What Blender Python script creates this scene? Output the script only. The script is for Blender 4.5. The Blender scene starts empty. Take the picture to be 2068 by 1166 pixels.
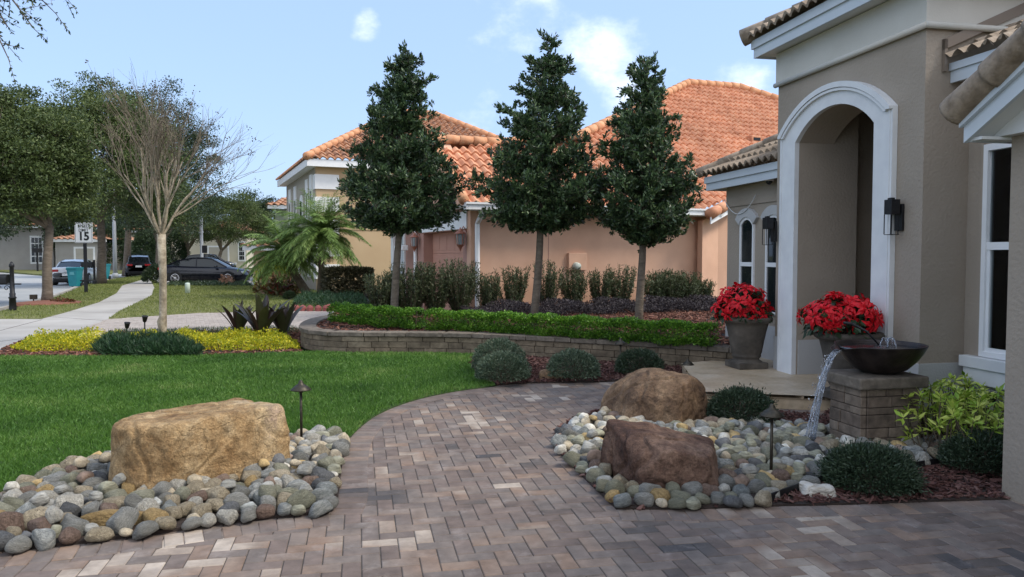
import bpy, bmesh, math
import numpy as np
from mathutils import Vector, Matrix
rng = np.random.default_rng(7)
S = bpy.context.scene
COL = S.collection
pi = math.pi
# ------------------------------------------------------------------ camera
FPX, CX, CY, EYE = 1540.0, 1034.0, 583.0, 1.6
PITCH = math.atan(67/FPX)
cam = bpy.data.cameras.new('camera')
cam.sensor_width = 36; cam.lens = 36*FPX/2068; cam.clip_start = .05; cam.clip_end = 3000
camo = bpy.data.objects.new('camera', cam); COL.objects.link(camo)
camo.location = (0, 0, EYE); camo.rotation_euler = (pi/2-PITCH, 0, 0)
S.camera = camo
# ------------------------------------------------------------------ sky
SUN_EL, SUN_AZ = 50.0, 100.0          # degrees; azimuth clockwise from +Y (to the right and slightly behind the houses)
w = bpy.data.worlds.new('World'); S.world = w; w.use_nodes = True
nt = w.node_tree; nt.nodes.clear()
def N(t, **k):
    n = nt.nodes.new(t)
    for a, b in k.items(): setattr(n, a, b)
    return n
sky = N('ShaderNodeTexSky'); sky.sky_type = 'NISHITA'; sky.sun_disc = False
sky.sun_elevation = math.radians(SUN_EL); sky.sun_rotation = math.radians(SUN_AZ)
sky.air_density = 1.0; sky.dust_density = 1.6; sky.ozone_density = 1.0
tc = N('ShaderNodeTexCoord')
def vdir(u, v):
    x = (u-CX)/FPX; y = -(v-CY)/FPX
    d = Vector((x, math.cos(PITCH)+y*math.sin(PITCH), -math.sin(PITCH)+y*math.cos(PITCH)))
    return d.normalized()
mp = N('ShaderNodeMapping'); mp.inputs['Scale'].default_value = (1, 1, 1.5)
nt.links.new(tc.outputs['Generated'], mp.inputs[0])
no = N('ShaderNodeTexNoise'); no.inputs['Scale'].default_value = 7.0; no.inputs['Detail'].default_value = 9; no.inputs['Roughness'].default_value = .62
nt.links.new(mp.outputs[0], no.inputs[0])
mask = None
for (u, v, r, s) in [(1215,115,.09,.95),(1250,170,.06,.75),(740,50,.04,.8),(1500,165,.07,.55),(985,205,.05,.45),(1060,25,.1,.3),(1150,215,.06,.45),((0,-1,.45),0,1.25,1.6),((.5,-.5,1),0,.95,1.3),((-.8,-.3,.9),0,.8,1.2)]:  # last three: unseen white clouds added behind and overhead for neutral fill light
    d = vdir(u, v) if not isinstance(u, tuple) else Vector(u).normalized()
    di = N('ShaderNodeVectorMath', operation='DISTANCE'); nt.links.new(tc.outputs['Generated'], di.inputs[0]); di.inputs[1].default_value = d
    mr = N('ShaderNodeMapRange', interpolation_type='SMOOTHERSTEP'); mr.inputs[1].default_value = 0; mr.inputs[2].default_value = r; mr.inputs[3].default_value = s; mr.inputs[4].default_value = 0
    nt.links.new(di.outputs['Value'], mr.inputs[0])
    if mask is None: mask = mr.outputs[0]
    else:
        ad = N('ShaderNodeMath', operation='MAXIMUM'); nt.links.new(mask, ad.inputs[0]); nt.links.new(mr.outputs[0], ad.inputs[1]); mask = ad.outputs[0]
a1 = N('ShaderNodeMath', operation='MULTIPLY_ADD'); nt.links.new(mask, a1.inputs[0]); a1.inputs[1].default_value = .42
nt.links.new(no.outputs[0], a1.inputs[2])
mr = N('ShaderNodeMapRange', interpolation_type='SMOOTHSTEP'); mr.inputs[1].default_value = .60; mr.inputs[2].default_value = .98
nt.links.new(a1.outputs[0], mr.inputs[0])
mx = N('ShaderNodeMix', data_type='RGBA'); nt.links.new(mr.outputs[0], mx.inputs[0])
# thin high haze everywhere whitens the blue
hz = N('ShaderNodeMix', data_type='RGBA'); hz.inputs[0].default_value = .55; hz.inputs[7].default_value = (4.1,5.9,9.3,1)
nt.links.new(sky.outputs[0], hz.inputs[6])
nt.links.new(hz.outputs[2], mx.inputs[6]); mx.inputs[7].default_value = (8.6, 9.2, 10.4, 1)
bg = N('ShaderNodeBackground'); bg.inputs[1].default_value = .10
ow = N('ShaderNodeOutputWorld'); nt.links.new(mx.outputs[2], bg.inputs[0]); nt.links.new(bg.outputs[0], ow.inputs[0])
# ------------------------------------------------------------------ sun
sl = bpy.data.lights.new('sun', 'SUN'); sl.energy = 2.1; sl.angle = math.radians(15); sl.color = (1, .92, .80)
so = bpy.data.objects.new('sun', sl); COL.objects.link(so)
sd = Vector((math.sin(math.radians(SUN_AZ))*math.cos(math.radians(SUN_EL)), math.cos(math.radians(SUN_AZ))*math.cos(math.radians(SUN_EL)), math.sin(math.radians(SUN_EL))))
so.rotation_euler = sd.to_track_quat('Z', 'Y').to_euler(); so.location = (0, 0, 30)
S.view_settings.view_transform = 'Standard'; S.view_settings.look = 'None'; S.view_settings.gamma = 1
S.view_settings.exposure = 0.70
# ------------------------------------------------------------------ geometry helpers
def ray(u, v):
    x = (u-CX)/FPX; y = -(v-CY)/FPX
    return np.array((x, math.cos(PITCH)+y*math.sin(PITCH), -math.sin(PITCH)+y*math.cos(PITCH)))
E0 = np.array((0, 0, EYE))
def P(u, v, z=0.0):
    d = ray(u, v); return E0+d*((z-EYE)/d[2])
def PY(u, v, Y):
    d = ray(u, v); return E0+d*(Y/d[1])
def PP(u, v, p0, n):
    d = ray(u, v); return E0+d*(np.dot(np.array(p0)-E0, n)/np.dot(d, n))
TH = math.atan(309/FPX)
AX = np.array((math.cos(TH), math.sin(TH), 0)); BX = np.array((-math.sin(TH), math.cos(TH), 0))
def H(a, b, z=0.0): return AX*a+BX*b+np.array((0, 0, z))      # the near house's own grid
TS = math.radians(23.4)
SX = np.array((math.cos(TS), math.sin(TS), 0)); TX = np.array((-math.sin(TS), math.cos(TS), 0))
OO = np.array((-.95, 17.5, 0))
def G(s, t, z=0.0): return OO+SX*s+TX*t+np.array((0, 0, z))   # the street's grid, origin at the orange house's front corner
ZZ = np.array((0, 0, 1.0))
def nrm(v):
    v = np.asarray(v, float); return v/(np.linalg.norm(v, axis=-1, keepdims=True)+1e-12)

class MB:
    def __init__(s): s.v = []; s.f = []; s.n = 0
    def add(s, v, f):
        v = np.asarray(v, float); s.v.append(v); s.f += [tuple(int(i)+s.n for i in q) for q in f]; s.n += len(v)
    def box(s, p0, ux, uy, uz):
        """box from corner p0 with edge vectors"""
        p0, ux, uy, uz = map(lambda q: np.asarray(q, float), (p0, ux, uy, uz))
        v = [p0+ux*i+uy*j+uz*k for k in (0, 1) for j in (0, 1) for i in (0, 1)]
        f = [(0,2,3,1),(4,5,7,6),(0,1,5,4),(2,6,7,3),(0,4,6,2),(1,3,7,5)]
        if np.dot(np.cross(ux, uy), uz) < 0: f = [q[::-1] for q in f]
        s.add(v, f)
    def boxc(s, c, hx, hy, hz, rz=0):
        X = np.array((math.cos(rz), math.sin(rz), 0)); Y = np.array((-math.sin(rz), math.cos(rz), 0))
        s.box(np.asarray(c)-X*hx-Y*hy-ZZ*hz, X*2*hx, Y*2*hy, ZZ*2*hz)
    def prism(s, poly, ex):
        """polygon (list of 3d points) extruded by ex"""
        p = np.array(poly, float); ex = np.asarray(ex, float); n = len(p)
        c = sum(np.cross(p[i]-p[0], p[(i+1) % n]-p[0]) for i in range(n))
        if np.dot(c, ex) > 0: p = p[::-1]
        f = [tuple(range(n)), tuple(range(2*n-1, n-1, -1))]+[(i, i+n, (i+1) % n+n, (i+1) % n) for i in range(n)]
        s.add(np.vstack([p, p+ex]), f)
    def tube(s, pts, rad, n=6, cap=True):
        pts = np.array(pts, float); m = len(pts)
        rad = np.full(m, rad) if np.isscalar(rad) else np.array(rad)
        tg = nrm(np.gradient(pts, axis=0)); ref = np.array((0, 0, 1.)) if abs(tg[0][2]) < .9 else np.array((1., 0, 0))
        V = []
        a = nrm(np.cross(tg[0], ref))
        for i in range(m):
            a = nrm(a-tg[i]*np.dot(a, tg[i])); b = np.cross(tg[i], a)
            for k in range(n):
                t = 2*pi*k/n; V.append(pts[i]+(a*math.cos(t)+b*math.sin(t))*rad[i])
        F = [(i*n+k, i*n+(k+1) % n, (i+1)*n+(k+1) % n, (i+1)*n+k) for i in range(m-1) for k in range(n)]
        if cap: F += [tuple(range(n))[::-1], tuple((m-1)*n+k for k in range(n))]
        s.add(V, F)
    def lathe(s, prof, c=(0, 0, 0), n=24, ax=None, flip=False):
        """prof: list of (r, z) round the axis at c"""
        c = np.asarray(c, float)
        if ax is None: X, Y, Z = np.array((1., 0, 0)), np.array((0, 1., 0)), ZZ
        else:
            Z = nrm(ax); X = nrm(np.cross(Z, (0, 0, 1) if abs(Z[2]) < .9 else (1, 0, 0))); Y = np.cross(Z, X)
        V = [c+(X*math.cos(2*pi*k/n)+Y*math.sin(2*pi*k/n))*max(r, 1e-4)+Z*z for r, z in prof for k in range(n)]
        m = len(prof)
        F = [(i*n+k, i*n+(k+1) % n, (i+1)*n+(k+1) % n, (i+1)*n+k) for i in range(m-1) for k in range(n)]
        F += [tuple(range(n))[::-1], tuple((m-1)*n+k for k in range(n))]
        s.add(V, F)
    def leaves(s, p, d, L, W, up=None, fold=0.0):
        """diamond leaves: p base, d axis; one quad each"""
        p = np.asarray(p, float); d = nrm(d); n = len(p)
        r = rng.normal(size=(n, 3)) if up is None else np.asarray(up)+rng.normal(size=(n, 3))*.35
        sd_ = nrm(np.cross(d, r)); L = np.broadcast_to(L, (n,))[:, None]; W = np.broadcast_to(W, (n,))[:, None]
        nn = np.cross(sd_, d)
        v = np.stack([p, p+d*L*.5+sd_*W*.5+nn*L*fold, p+d*L, p+d*L*.5-sd_*W*.5+nn*L*fold], 1).reshape(-1, 3)
        base = s.n; s.v.append(v); idx = (np.arange(n*4).reshape(-1, 4)+base)
        s.f += list(map(tuple, idx.tolist())); s.n += n*4
    def mesh(s, name, origin=(0, 0, 0), smooth=False):
        me = bpy.data.meshes.new(name)
        v = np.vstack(s.v)-np.asarray(origin)
        nv = len(v); me.vertices.add(nv); me.vertices.foreach_set('co', v.astype(np.float32).ravel())
        ln = np.array([len(q) for q in s.f], np.int32); me.loops.add(int(ln.sum())); me.polygons.add(len(s.f))
        me.loops.foreach_set('vertex_index', np.fromiter((i for q in s.f for i in q), np.int32, int(ln.sum())))
        me.polygons.foreach_set('loop_start', np.concatenate([[0], np.cumsum(ln)[:-1]]).astype(np.int32))
        me.polygons.foreach_set('use_smooth', np.full(len(s.f), bool(smooth)))
        me.update(calc_edges=True); me.validate()
        return me

def wloc(o):
    v = Vector((0, 0, 0))
    while o: v += o.location; o = o.parent
    return np.array(v)
def tag(o, label=None, cat=None, group=None, kind=None):
    for k, x in (('label', label), ('category', cat), ('group', group), ('kind', kind)):
        if x: o[k] = x
    return o
def obj(name, mb, m, parent=None, smooth=False, loc=None, bevel=0, subsurf=0, autosmooth=None):
    """one mesh object from world coordinates; loc = its origin when top level"""
    org = wloc(parent) if parent else (np.zeros(3) if loc is None else np.asarray(loc, float))
    me = mb.mesh(name, org, smooth) if isinstance(mb, MB) else mb
    o = bpy.data.objects.new(name, me); COL.objects.link(o)
    if m is not None: me.materials.append(m)
    if parent: o.parent = parent
    elif loc is not None: o.location = loc
    if bevel:
        b = o.modifiers.new('bevel', 'BEVEL'); b.width = bevel; b.segments = 2; b.limit_method = 'ANGLE'; b.angle_limit = math.radians(40)
    if subsurf:
        b = o.modifiers.new('sub', 'SUBSURF'); b.levels = subsurf; b.render_levels = subsurf
    return o
def thing(name, label, cat, loc=(0, 0, 0), group=None, rz=0):
    o = bpy.data.objects.new(name, None); COL.objects.link(o); o.location = [float(x) for x in loc]; o.rotation_euler = (0, 0, rz)
    return tag(o, label, cat, group)
def struct(name, mb, m, **k): return tag(obj(name, mb, m, **k), kind='structure')
def stuff(name, mb, m, label, cat, **k): return tag(obj(name, mb, m, **k), label, cat, kind='stuff')
KIDS = lambda o: [c for c in bpy.data.objects if c.parent == o]
def copy_tree(o, parent=None):
    c = o.copy(); COL.objects.link(c)
    if parent: c.parent = parent
    for ch in KIDS(o): copy_tree(ch, c)
    return c
def mbox(*a): m = MB(); m.box(*a); return m
def sheet(poly, z0, z1):
    m = MB(); m.prism([(p[0], p[1], z0) for p in poly], (0, 0, z1-z0)); return m

# ------------------------------------------------------------------ materials
def sr(r, g, b):
    f = lambda c: ((c/255+.055)/1.055)**2.4 if c > 10 else c/255/12.92
    return (f(r), f(g), f(b), 1)
def mat(name, cols, scale=5, rough=.7, bump=0, bscale=None, isl=0, detail=5, trans=0, metal=0, spec=.4, lo=.3, hi=.7, coord='Object', emit=None, obj_rand=0, mul=None, bdist=.02, stretch=None, coat=0):
    m = bpy.data.materials.new(name); m.use_nodes = True; t = m.node_tree; t.nodes.clear()
    def n(ty, **k):
        q = t.nodes.new(ty)
        for a, b in k.items(): setattr(q, a, b)
        return q
    L = t.links.new
    out = n('ShaderNodeOutputMaterial'); bs = n('ShaderNodeBsdfPrincipled')
    bs.inputs['Roughness'].default_value = rough; bs.inputs['Metallic'].default_value = metal; bs.inputs['Specular IOR Level'].default_value = spec
    if coat: bs.inputs['Coat Weight'].default_value = coat
    tcn = n('ShaderNodeTexCoord'); vec = tcn.outputs[coord]
    if stretch:
        mpn = n('ShaderNodeMapping'); mpn.inputs['Scale'].default_value = stretch; L(vec, mpn.inputs[0]); vec = mpn.outputs[0]
    cols = [c if len(c) == 4 else sr(*c) for c in cols]
    if len(cols) == 1: bs.inputs['Base Color'].default_value = cols[0]; colout = None
    else:
        nz = n('ShaderNodeTexNoise'); nz.inputs['Scale'].default_value = scale; nz.inputs['Detail'].default_value = detail; L(vec, nz.inputs[0])
        mrn = n('ShaderNodeMapRange'); mrn.inputs[1].default_value = lo; mrn.inputs[2].default_value = hi; L(nz.outputs[0], mrn.inputs[0]); fac = mrn.outputs[0]
        if isl:
            ge = n('ShaderNodeNewGeometry'); mi = n('ShaderNodeMix'); mi.inputs[0].default_value = isl; L(fac, mi.inputs[2]); L(ge.outputs['Random Per Island'], mi.inputs[3]); fac = mi.outputs[0]
        if obj_rand:
            oi = n('ShaderNodeObjectInfo'); mi = n('ShaderNodeMix'); mi.inputs[0].default_value = obj_rand; L(fac, mi.inputs[2]); L(oi.outputs['Random'], mi.inputs[3]); fac = mi.outputs[0]
        cr = n('ShaderNodeValToRGB'); L(fac, cr.inputs[0]); el = cr.color_ramp.elements
        while len(el) < len(cols): el.new(.5)
        for i, c in enumerate(cols): el[i].position = i/(len(cols)-1); el[i].color = c
        colout = cr.outputs[0]
        if mul:   # second noise: (scale, dark, bright)
            n2 = n('ShaderNodeTexNoise'); n2.inputs['Scale'].default_value = mul[0]; n2.inputs['Detail'].default_value = 6; L(vec, n2.inputs[0])
            m2 = n('ShaderNodeMapRange'); m2.inputs[1].default_value = .3; m2.inputs[2].default_value = .7; m2.inputs[3].default_value = mul[1]; m2.inputs[4].default_value = mul[2]; L(n2.outputs[0], m2.inputs[0])
            vm = n('ShaderNodeVectorMath', operation='SCALE'); L(colout, vm.inputs[0]); L(m2.outputs[0], vm.inputs['Scale']); colout = vm.outputs[0]
        L(colout, bs.inputs['Base Color'])
    if bump:
        nb = n('ShaderNodeTexNoise'); nb.inputs['Scale'].default_value = bscale or scale*4; nb.inputs['Detail'].default_value = 6; L(vec, nb.inputs[0])
        bu = n('ShaderNodeBump'); bu.inputs['Strength'].default_value = bump; bu.inputs['Distance'].default_value = bdist; L(nb.outputs[0], bu.inputs['Height']); L(bu.outputs[0], bs.inputs['Normal'])
    if emit: bs.inputs['Emission Color'].default_value = sr(*emit[0]); bs.inputs['Emission Strength'].default_value = emit[1]
    if trans:
        tr = n('ShaderNodeBsdfTranslucent'); ms = n('ShaderNodeMixShader'); ms.inputs[0].default_value = trans
        if colout: L(colout, tr.inputs[0])
        else: tr.inputs[0].default_value = cols[0]
        L(bs.outputs[0], ms.inputs[1]); L(tr.outputs[0], ms.inputs[2]); L(ms.outputs[0], out.inputs[0])
    else: L(bs.outputs[0], out.inputs[0])
    return m
def lin(r, g, b): return (r, g, b, 1)
M = {}
def rock_mat(name, cols, sc, mottle=.5, fine=70, bump=1.0, bd=.012, orand=0.0, stretch=None, pit=26, crack=0):
    m = bpy.data.materials.new(name); m.use_nodes = True; t = m.node_tree; bs = t.nodes['Principled BSDF']; L = t.links.new
    def n(ty, **k):
        q = t.nodes.new(ty)
        for a, b in k.items(): setattr(q, a, b)
        return q
    def noise(s, d, r): q = n('ShaderNodeTexNoise'); q.inputs['Scale'].default_value = s; q.inputs['Detail'].default_value = d; q.inputs['Roughness'].default_value = r; L(vec, q.inputs[0]); return q.outputs[0]
    def rng_(x, a, b, c, d): q = n('ShaderNodeMapRange'); q.inputs[1].default_value = a; q.inputs[2].default_value = b; q.inputs[3].default_value = c; q.inputs[4].default_value = d; L(x, q.inputs[0]); return q.outputs[0]
    def mth(op, a, b):
        q = n('ShaderNodeMath', operation=op)
        for i, x in enumerate((a, b)):
            if isinstance(x, (int, float)): q.inputs[i].default_value = x
            else: L(x, q.inputs[i])
        return q.outputs[0]
    tcn = n('ShaderNodeTexCoord'); vec = tcn.outputs['Object']
    oi = n('ShaderNodeObjectInfo'); ad = n('ShaderNodeVectorMath', operation='ADD'); sc_ = n('ShaderNodeVectorMath', operation='SCALE'); sc_.inputs[0].default_value = (7.3, 5.1, 9.7); L(oi.outputs['Random'], sc_.inputs['Scale']); L(vec, ad.inputs[0]); L(sc_.outputs[0], ad.inputs[1]); vec = ad.outputs[0]
    if stretch: mpn = n('ShaderNodeMapping'); mpn.inputs['Scale'].default_value = stretch; L(vec, mpn.inputs[0]); vec = mpn.outputs[0]
    a = noise(sc, 10, .68); f = rng_(a, .3, .7, 0, 1)
    if orand: mi = n('ShaderNodeMix'); mi.inputs[0].default_value = orand; L(f, mi.inputs[2]); L(oi.outputs['Random'], mi.inputs[3]); f = mi.outputs[0]
    cr = n('ShaderNodeValToRGB'); el = cr.color_ramp.elements
    while len(el) < len(cols): el.new(.5)
    for i, c in enumerate(cols): el[i].position = i/(len(cols)-1); el[i].color = c
    L(f, cr.inputs[0])
    b = rng_(noise(sc*5.3, 10, .75), .32, .68, 1-mottle, 1+mottle*.6); c_ = rng_(noise(fine, 4, .8), .35, .65, .72, 1.25)
    vo = n('ShaderNodeTexVoronoi'); vo.inputs['Scale'].default_value = pit; L(vec, vo.inputs[0]); pits = rng_(vo.outputs['Distance'], .05, .22, .45, 1)
    pm = rng_(noise(sc*1.7, 3, .5), .5, .62, 0, 1); pits = mth('ADD', mth('MULTIPLY', pits, pm), mth('SUBTRACT', 1, pm))
    k = mth('MULTIPLY', mth('MULTIPLY', b, c_), pits)
    h = mth('ADD', mth('ADD', mth('MULTIPLY', noise(sc*4, 10, .7), 1.3), mth('MULTIPLY', noise(fine*.6, 8, .7), .5)), mth('MULTIPLY', pits, .35))
    if crack:
        wv = n('ShaderNodeTexVoronoi', feature='DISTANCE_TO_EDGE'); wv.inputs['Scale'].default_value = crack
        dn = n('ShaderNodeTexNoise'); dn.inputs['Scale'].default_value = crack*1.6; dn.inputs['Detail'].default_value = 6; L(vec, dn.inputs[0]); dm = n('ShaderNodeVectorMath', operation='MULTIPLY_ADD'); dm.inputs[1].default_value = (.5, .5, .5); L(dn.outputs['Color'], dm.inputs[0]); L(vec, dm.inputs[2]); L(dm.outputs[0], wv.inputs[0])
        ck = rng_(wv.outputs['Distance'], 0, .014, .8, 1); k = mth('MULTIPLY', k, ck); h = mth('ADD', h, mth('MULTIPLY', ck, .8))
    vm = n('ShaderNodeVectorMath', operation='SCALE'); L(cr.outputs[0], vm.inputs[0]); L(k, vm.inputs['Scale']); L(vm.outputs[0], bs.inputs['Base Color'])
    bu = n('ShaderNodeBump'); bu.inputs['Strength'].default_value = bump; bu.inputs['Distance'].default_value = bd; L(h, bu.inputs['Height']); L(bu.outputs[0], bs.inputs['Normal'])
    bs.inputs['Roughness'].default_value = .82; bs.inputs['Specular IOR Level'].default_value = .25
    return m
M['stucco'] = mat('stucco', [lin(.30,.252,.20), lin(.345,.293,.238)], 1.2, .92, .6, 34, bdist=.012, mul=(.9,.92,1.06))
M['stucco_base'] = mat('stucco_base', [lin(.40,.40,.40), lin(.46,.46,.455)], 2, .92, .4, 55, bdist=.01)
M['cream'] = mat('cream_stucco', [lin(.50,.48,.43), lin(.56,.54,.49)], 2, .9, .3, 50, bdist=.01)
M['trim'] = mat('white_trim', [lin(.62,.63,.64), lin(.70,.71,.71)], 6, .6, .15, 30, bdist=.006)
M['fascia'] = mat('painted_fascia', [lin(.50,.55,.60), lin(.56,.61,.65)], 3, .5)
M['soffit'] = mat('vinyl_soffit', [lin(.60,.61,.61), lin(.66,.67,.67)], 3, .6)
M['white'] = mat('white_paint', [lin(.72,.73,.74), lin(.8,.8,.8)], 4, .45)
M['black'] = mat('black_metal', [lin(.012,.012,.014), lin(.02,.02,.022)], 30, .45, metal=.3)
M['bronze'] = mat('dark_bronze', [lin(.035,.03,.022), lin(.07,.06,.045)], 40, .45, metal=.6)
M['glass'] = mat('dark_window_glass', [lin(.010,.014,.016)], rough=.04, spec=.5)
M['lampglass'] = mat('lamp_glass', [lin(.25,.27,.28)], rough=.1, spec=.5)
M['orange'] = mat('peach_stucco', [lin(.54,.32,.215), lin(.61,.37,.255), lin(.63,.40,.28)], .5, .93, .35, 60, bdist=.01, mul=(2.2,.94,1.04))
M['orange_dark'] = mat('pink_garage_paint', [lin(.42,.215,.155), lin(.46,.24,.17)], 3, .7)
M['peach_shaded'] = mat('shaded_peach_stucco', [lin(.34,.19,.15), lin(.38,.21,.165)], 3, .9, .3, 60, bdist=.01)  # darker peach stucco, the shade of the recessed front put into its colour
M['tan'] = mat('tan_stucco', [lin(.46,.33,.20), lin(.50,.37,.23)], 1, .93)
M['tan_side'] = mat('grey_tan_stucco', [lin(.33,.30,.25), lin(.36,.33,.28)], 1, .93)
M['tile_or'] = mat('terracotta_tiles', [lin(.43,.18,.095), lin(.56,.26,.145), lin(.64,.34,.2)], 3.5, .8, .2, 40, detail=3, mul=(.8,.85,1.15))
M['tile_or_cap'] = mat('pale_terracotta_caps', [lin(.52,.23,.11), lin(.66,.36,.2)], 5, .85)
M['tile_br'] = mat('brown_blend_tiles', [lin(.14,.075,.05), lin(.30,.16,.10), lin(.42,.20,.10), lin(.36,.24,.17)], 4, .85, detail=2)
M['tile_tan'] = mat('weathered_tan_tiles', [lin(.20,.15,.105), lin(.30,.235,.175), lin(.38,.31,.235)], 7, .88, .3, 60, mul=(25,.75,1.1))
M['concrete'] = mat('sidewalk_concrete', [lin(.33,.31,.28), lin(.41,.39,.36)], 1.2, .9, .2, 60, bdist=.004, mul=(.35,.85,1.1))
M['road'] = mat('grey_road', [lin(.30,.31,.31), lin(.38,.385,.38)], .35, .9, .15, 50, bdist=.004, mul=(3,.93,1.05))
M['olive'] = mat('olive_turf', [lin(.085,.10,.025), lin(.13,.14,.04), lin(.17,.165,.06)], 1.0, .95, .6, 40, bdist=.03, mul=(9,.75,1.2))
M['soil'] = mat('dark_soil', [lin(.02,.014,.011), lin(.045,.03,.024)], 14, .95, .8, 30)
M['turf'] = mat('lawn_soil', [lin(.03,.055,.012), lin(.045,.085,.018)], 6, .95, .6, 40)
M['mulch'] = mat('mulch_chips', [lin(.03,.013,.011), lin(.075,.03,.025), lin(.12,.055,.045), lin(.19,.115,.095)], 4, .85, isl=.85)
M['mulch_w'] = mat('warm_mulch_chips', [lin(.05,.02,.014), lin(.14,.055,.035), lin(.23,.10,.065), lin(.3,.17,.12)], 4, .85, isl=.85)
M['wallstone'] = mat('weathered_wall_stone', [lin(.10,.077,.052), lin(.155,.12,.082), lin(.215,.168,.115), lin(.26,.21,.145)], 2.6, .92, .8, 26, isl=.5, mul=(11,.62,1.15), bdist=.015)
M['capstone'] = mat('cap_stone', [lin(.10,.085,.065), lin(.17,.14,.11), lin(.22,.185,.145)], 3, .9, .6, 30, isl=.4, mul=(14,.6,1.15), bdist=.012)
M['pillarstone'] = mat('pillar_stone', [lin(.085,.065,.05), lin(.16,.12,.09), lin(.23,.18,.135), lin(.17,.145,.12)], 3, .9, .7, 30, isl=.55, mul=(16,.6,1.15), bdist=.012)
M['travertine'] = mat('travertine', [lin(.34,.25,.155), lin(.45,.35,.235), lin(.54,.45,.34)], 2.5, .5, .1, 30, isl=.35, mul=(20,.85,1.1))
M['joint'] = mat('joint_sand', [lin(.05,.043,.038), lin(.09,.08,.07)], 20, .95)
# leaves
M['lf_holly'] = mat('holly_leaves', [lin(.012,.026,.014), lin(.028,.056,.026), lin(.065,.115,.045), lin(.17,.24,.095)], 1.5, .38, isl=.8, trans=.12, spec=.5)
M['lf_hedge'] = mat('boxwood_leaves', [lin(.02,.06,.008), lin(.06,.16,.014), lin(.14,.30,.03), lin(.27,.46,.06)], 3, .45, isl=.7, trans=.3)
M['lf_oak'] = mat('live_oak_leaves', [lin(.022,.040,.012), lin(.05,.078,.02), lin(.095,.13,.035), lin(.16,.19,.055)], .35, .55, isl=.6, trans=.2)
M['lf_dark'] = mat('dark_tree_leaves', [lin(.016,.032,.014), lin(.032,.056,.022), lin(.06,.09,.035)], .6, .55, isl=.6, trans=.15)  # darker leaf greens, varied per leaf
M['lf_bush'] = mat('grey_green_leaves', [lin(.03,.055,.032), lin(.06,.095,.055), lin(.11,.15,.09), lin(.17,.20,.13)], 6, .5, isl=.75, trans=.15)
M['lf_bushd'] = mat('deep_green_needles', [lin(.014,.028,.014), lin(.032,.055,.028), lin(.07,.10,.055)], 6, .5, isl=.75, trans=.12)
M['lf_podo'] = mat('upright_shrub_leaves', [lin(.02,.032,.014), lin(.045,.065,.025), lin(.085,.11,.045), lin(.13,.13,.07)], 3, .5, isl=.7, trans=.15)
M['lf_purple'] = mat('purple_leaves', [lin(.018,.014,.016), lin(.042,.032,.036), lin(.075,.06,.065)], 4, .6, isl=.8, trans=.1)
M['lf_gold'] = mat('golden_leaves', [lin(.09,.16,.01), lin(.30,.34,.012), lin(.56,.50,.02), lin(.74,.63,.025)], 3, .5, isl=.7, trans=.3)
M['lf_mondo'] = mat('mondo_grass_blades', [lin(.012,.04,.015), lin(.03,.075,.025)], 5, .5, isl=.8, trans=.1)
M['lf_palm'] = mat('palm_leaflets', [lin(.06,.12,.026), lin(.16,.26,.06), lin(.34,.43,.14)], 1, .5, isl=.6, trans=.25)
M['lf_brom'] = mat('bronze_strap_leaves', [lin(.025,.015,.014), lin(.055,.03,.022), lin(.06,.065,.025), lin(.10,.11,.04)], 3, .35, isl=.5, trans=.15)
M['lf_red'] = mat('red_bracts', [lin(.50,.002,.010), lin(.68,.005,.016), lin(.80,.014,.025)], 8, .5, isl=.8, trans=.2)
M['lf_poin'] = mat('poinsettia_foliage', [lin(.01,.025,.01), lin(.025,.05,.018)], 8, .5, isl=.8)
M['lf_varieg'] = mat('variegated_leaves', [lin(.08,.20,.02), lin(.28,.42,.04), lin(.55,.62,.12), lin(.62,.66,.22)], 6, .45, isl=.6, trans=.25)
M['lf_croton'] = mat('croton_leaves', [lin(.07,.01,.01), lin(.13,.025,.012), lin(.07,.07,.015), lin(.035,.05,.015)], 1.5, .5, isl=.5)
M['grassblade'] = mat('lawn_blades', [lin(.035,.095,.016), lin(.07,.165,.025), lin(.12,.24,.04), lin(.30,.34,.13)], .8, .5, isl=.4, trans=.25, lo=.3, hi=.75)
M['oliveblade'] = mat('olive_lawn_blades', [lin(.10,.14,.03), lin(.18,.21,.05), lin(.28,.29,.11)], .6, .6, isl=.6, trans=.25)
M['bark'] = mat('grey_bark', [lin(.11,.09,.07), lin(.2,.17,.135), lin(.3,.265,.22)], 8, .9, .8, 20, stretch=(1,1,3), bdist=.02)
M['bark_pale'] = mat('pale_crape_bark', [lin(.19,.15,.10), lin(.33,.275,.195), lin(.44,.38,.29)], 9, .85, .6, 25, mul=(22,.7,1.15))
M['twig'] = mat('bare_twigs', [lin(.14,.108,.078), lin(.28,.23,.17)], 3, .9)
M['bark_oak'] = mat('oak_bark', [lin(.10,.08,.06), lin(.19,.155,.12)], 5, .95, .9, 12, stretch=(1,1,3))
M['stem'] = mat('brown_stems', [lin(.06,.045,.03), lin(.12,.09,.06)], 8, .9)
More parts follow.
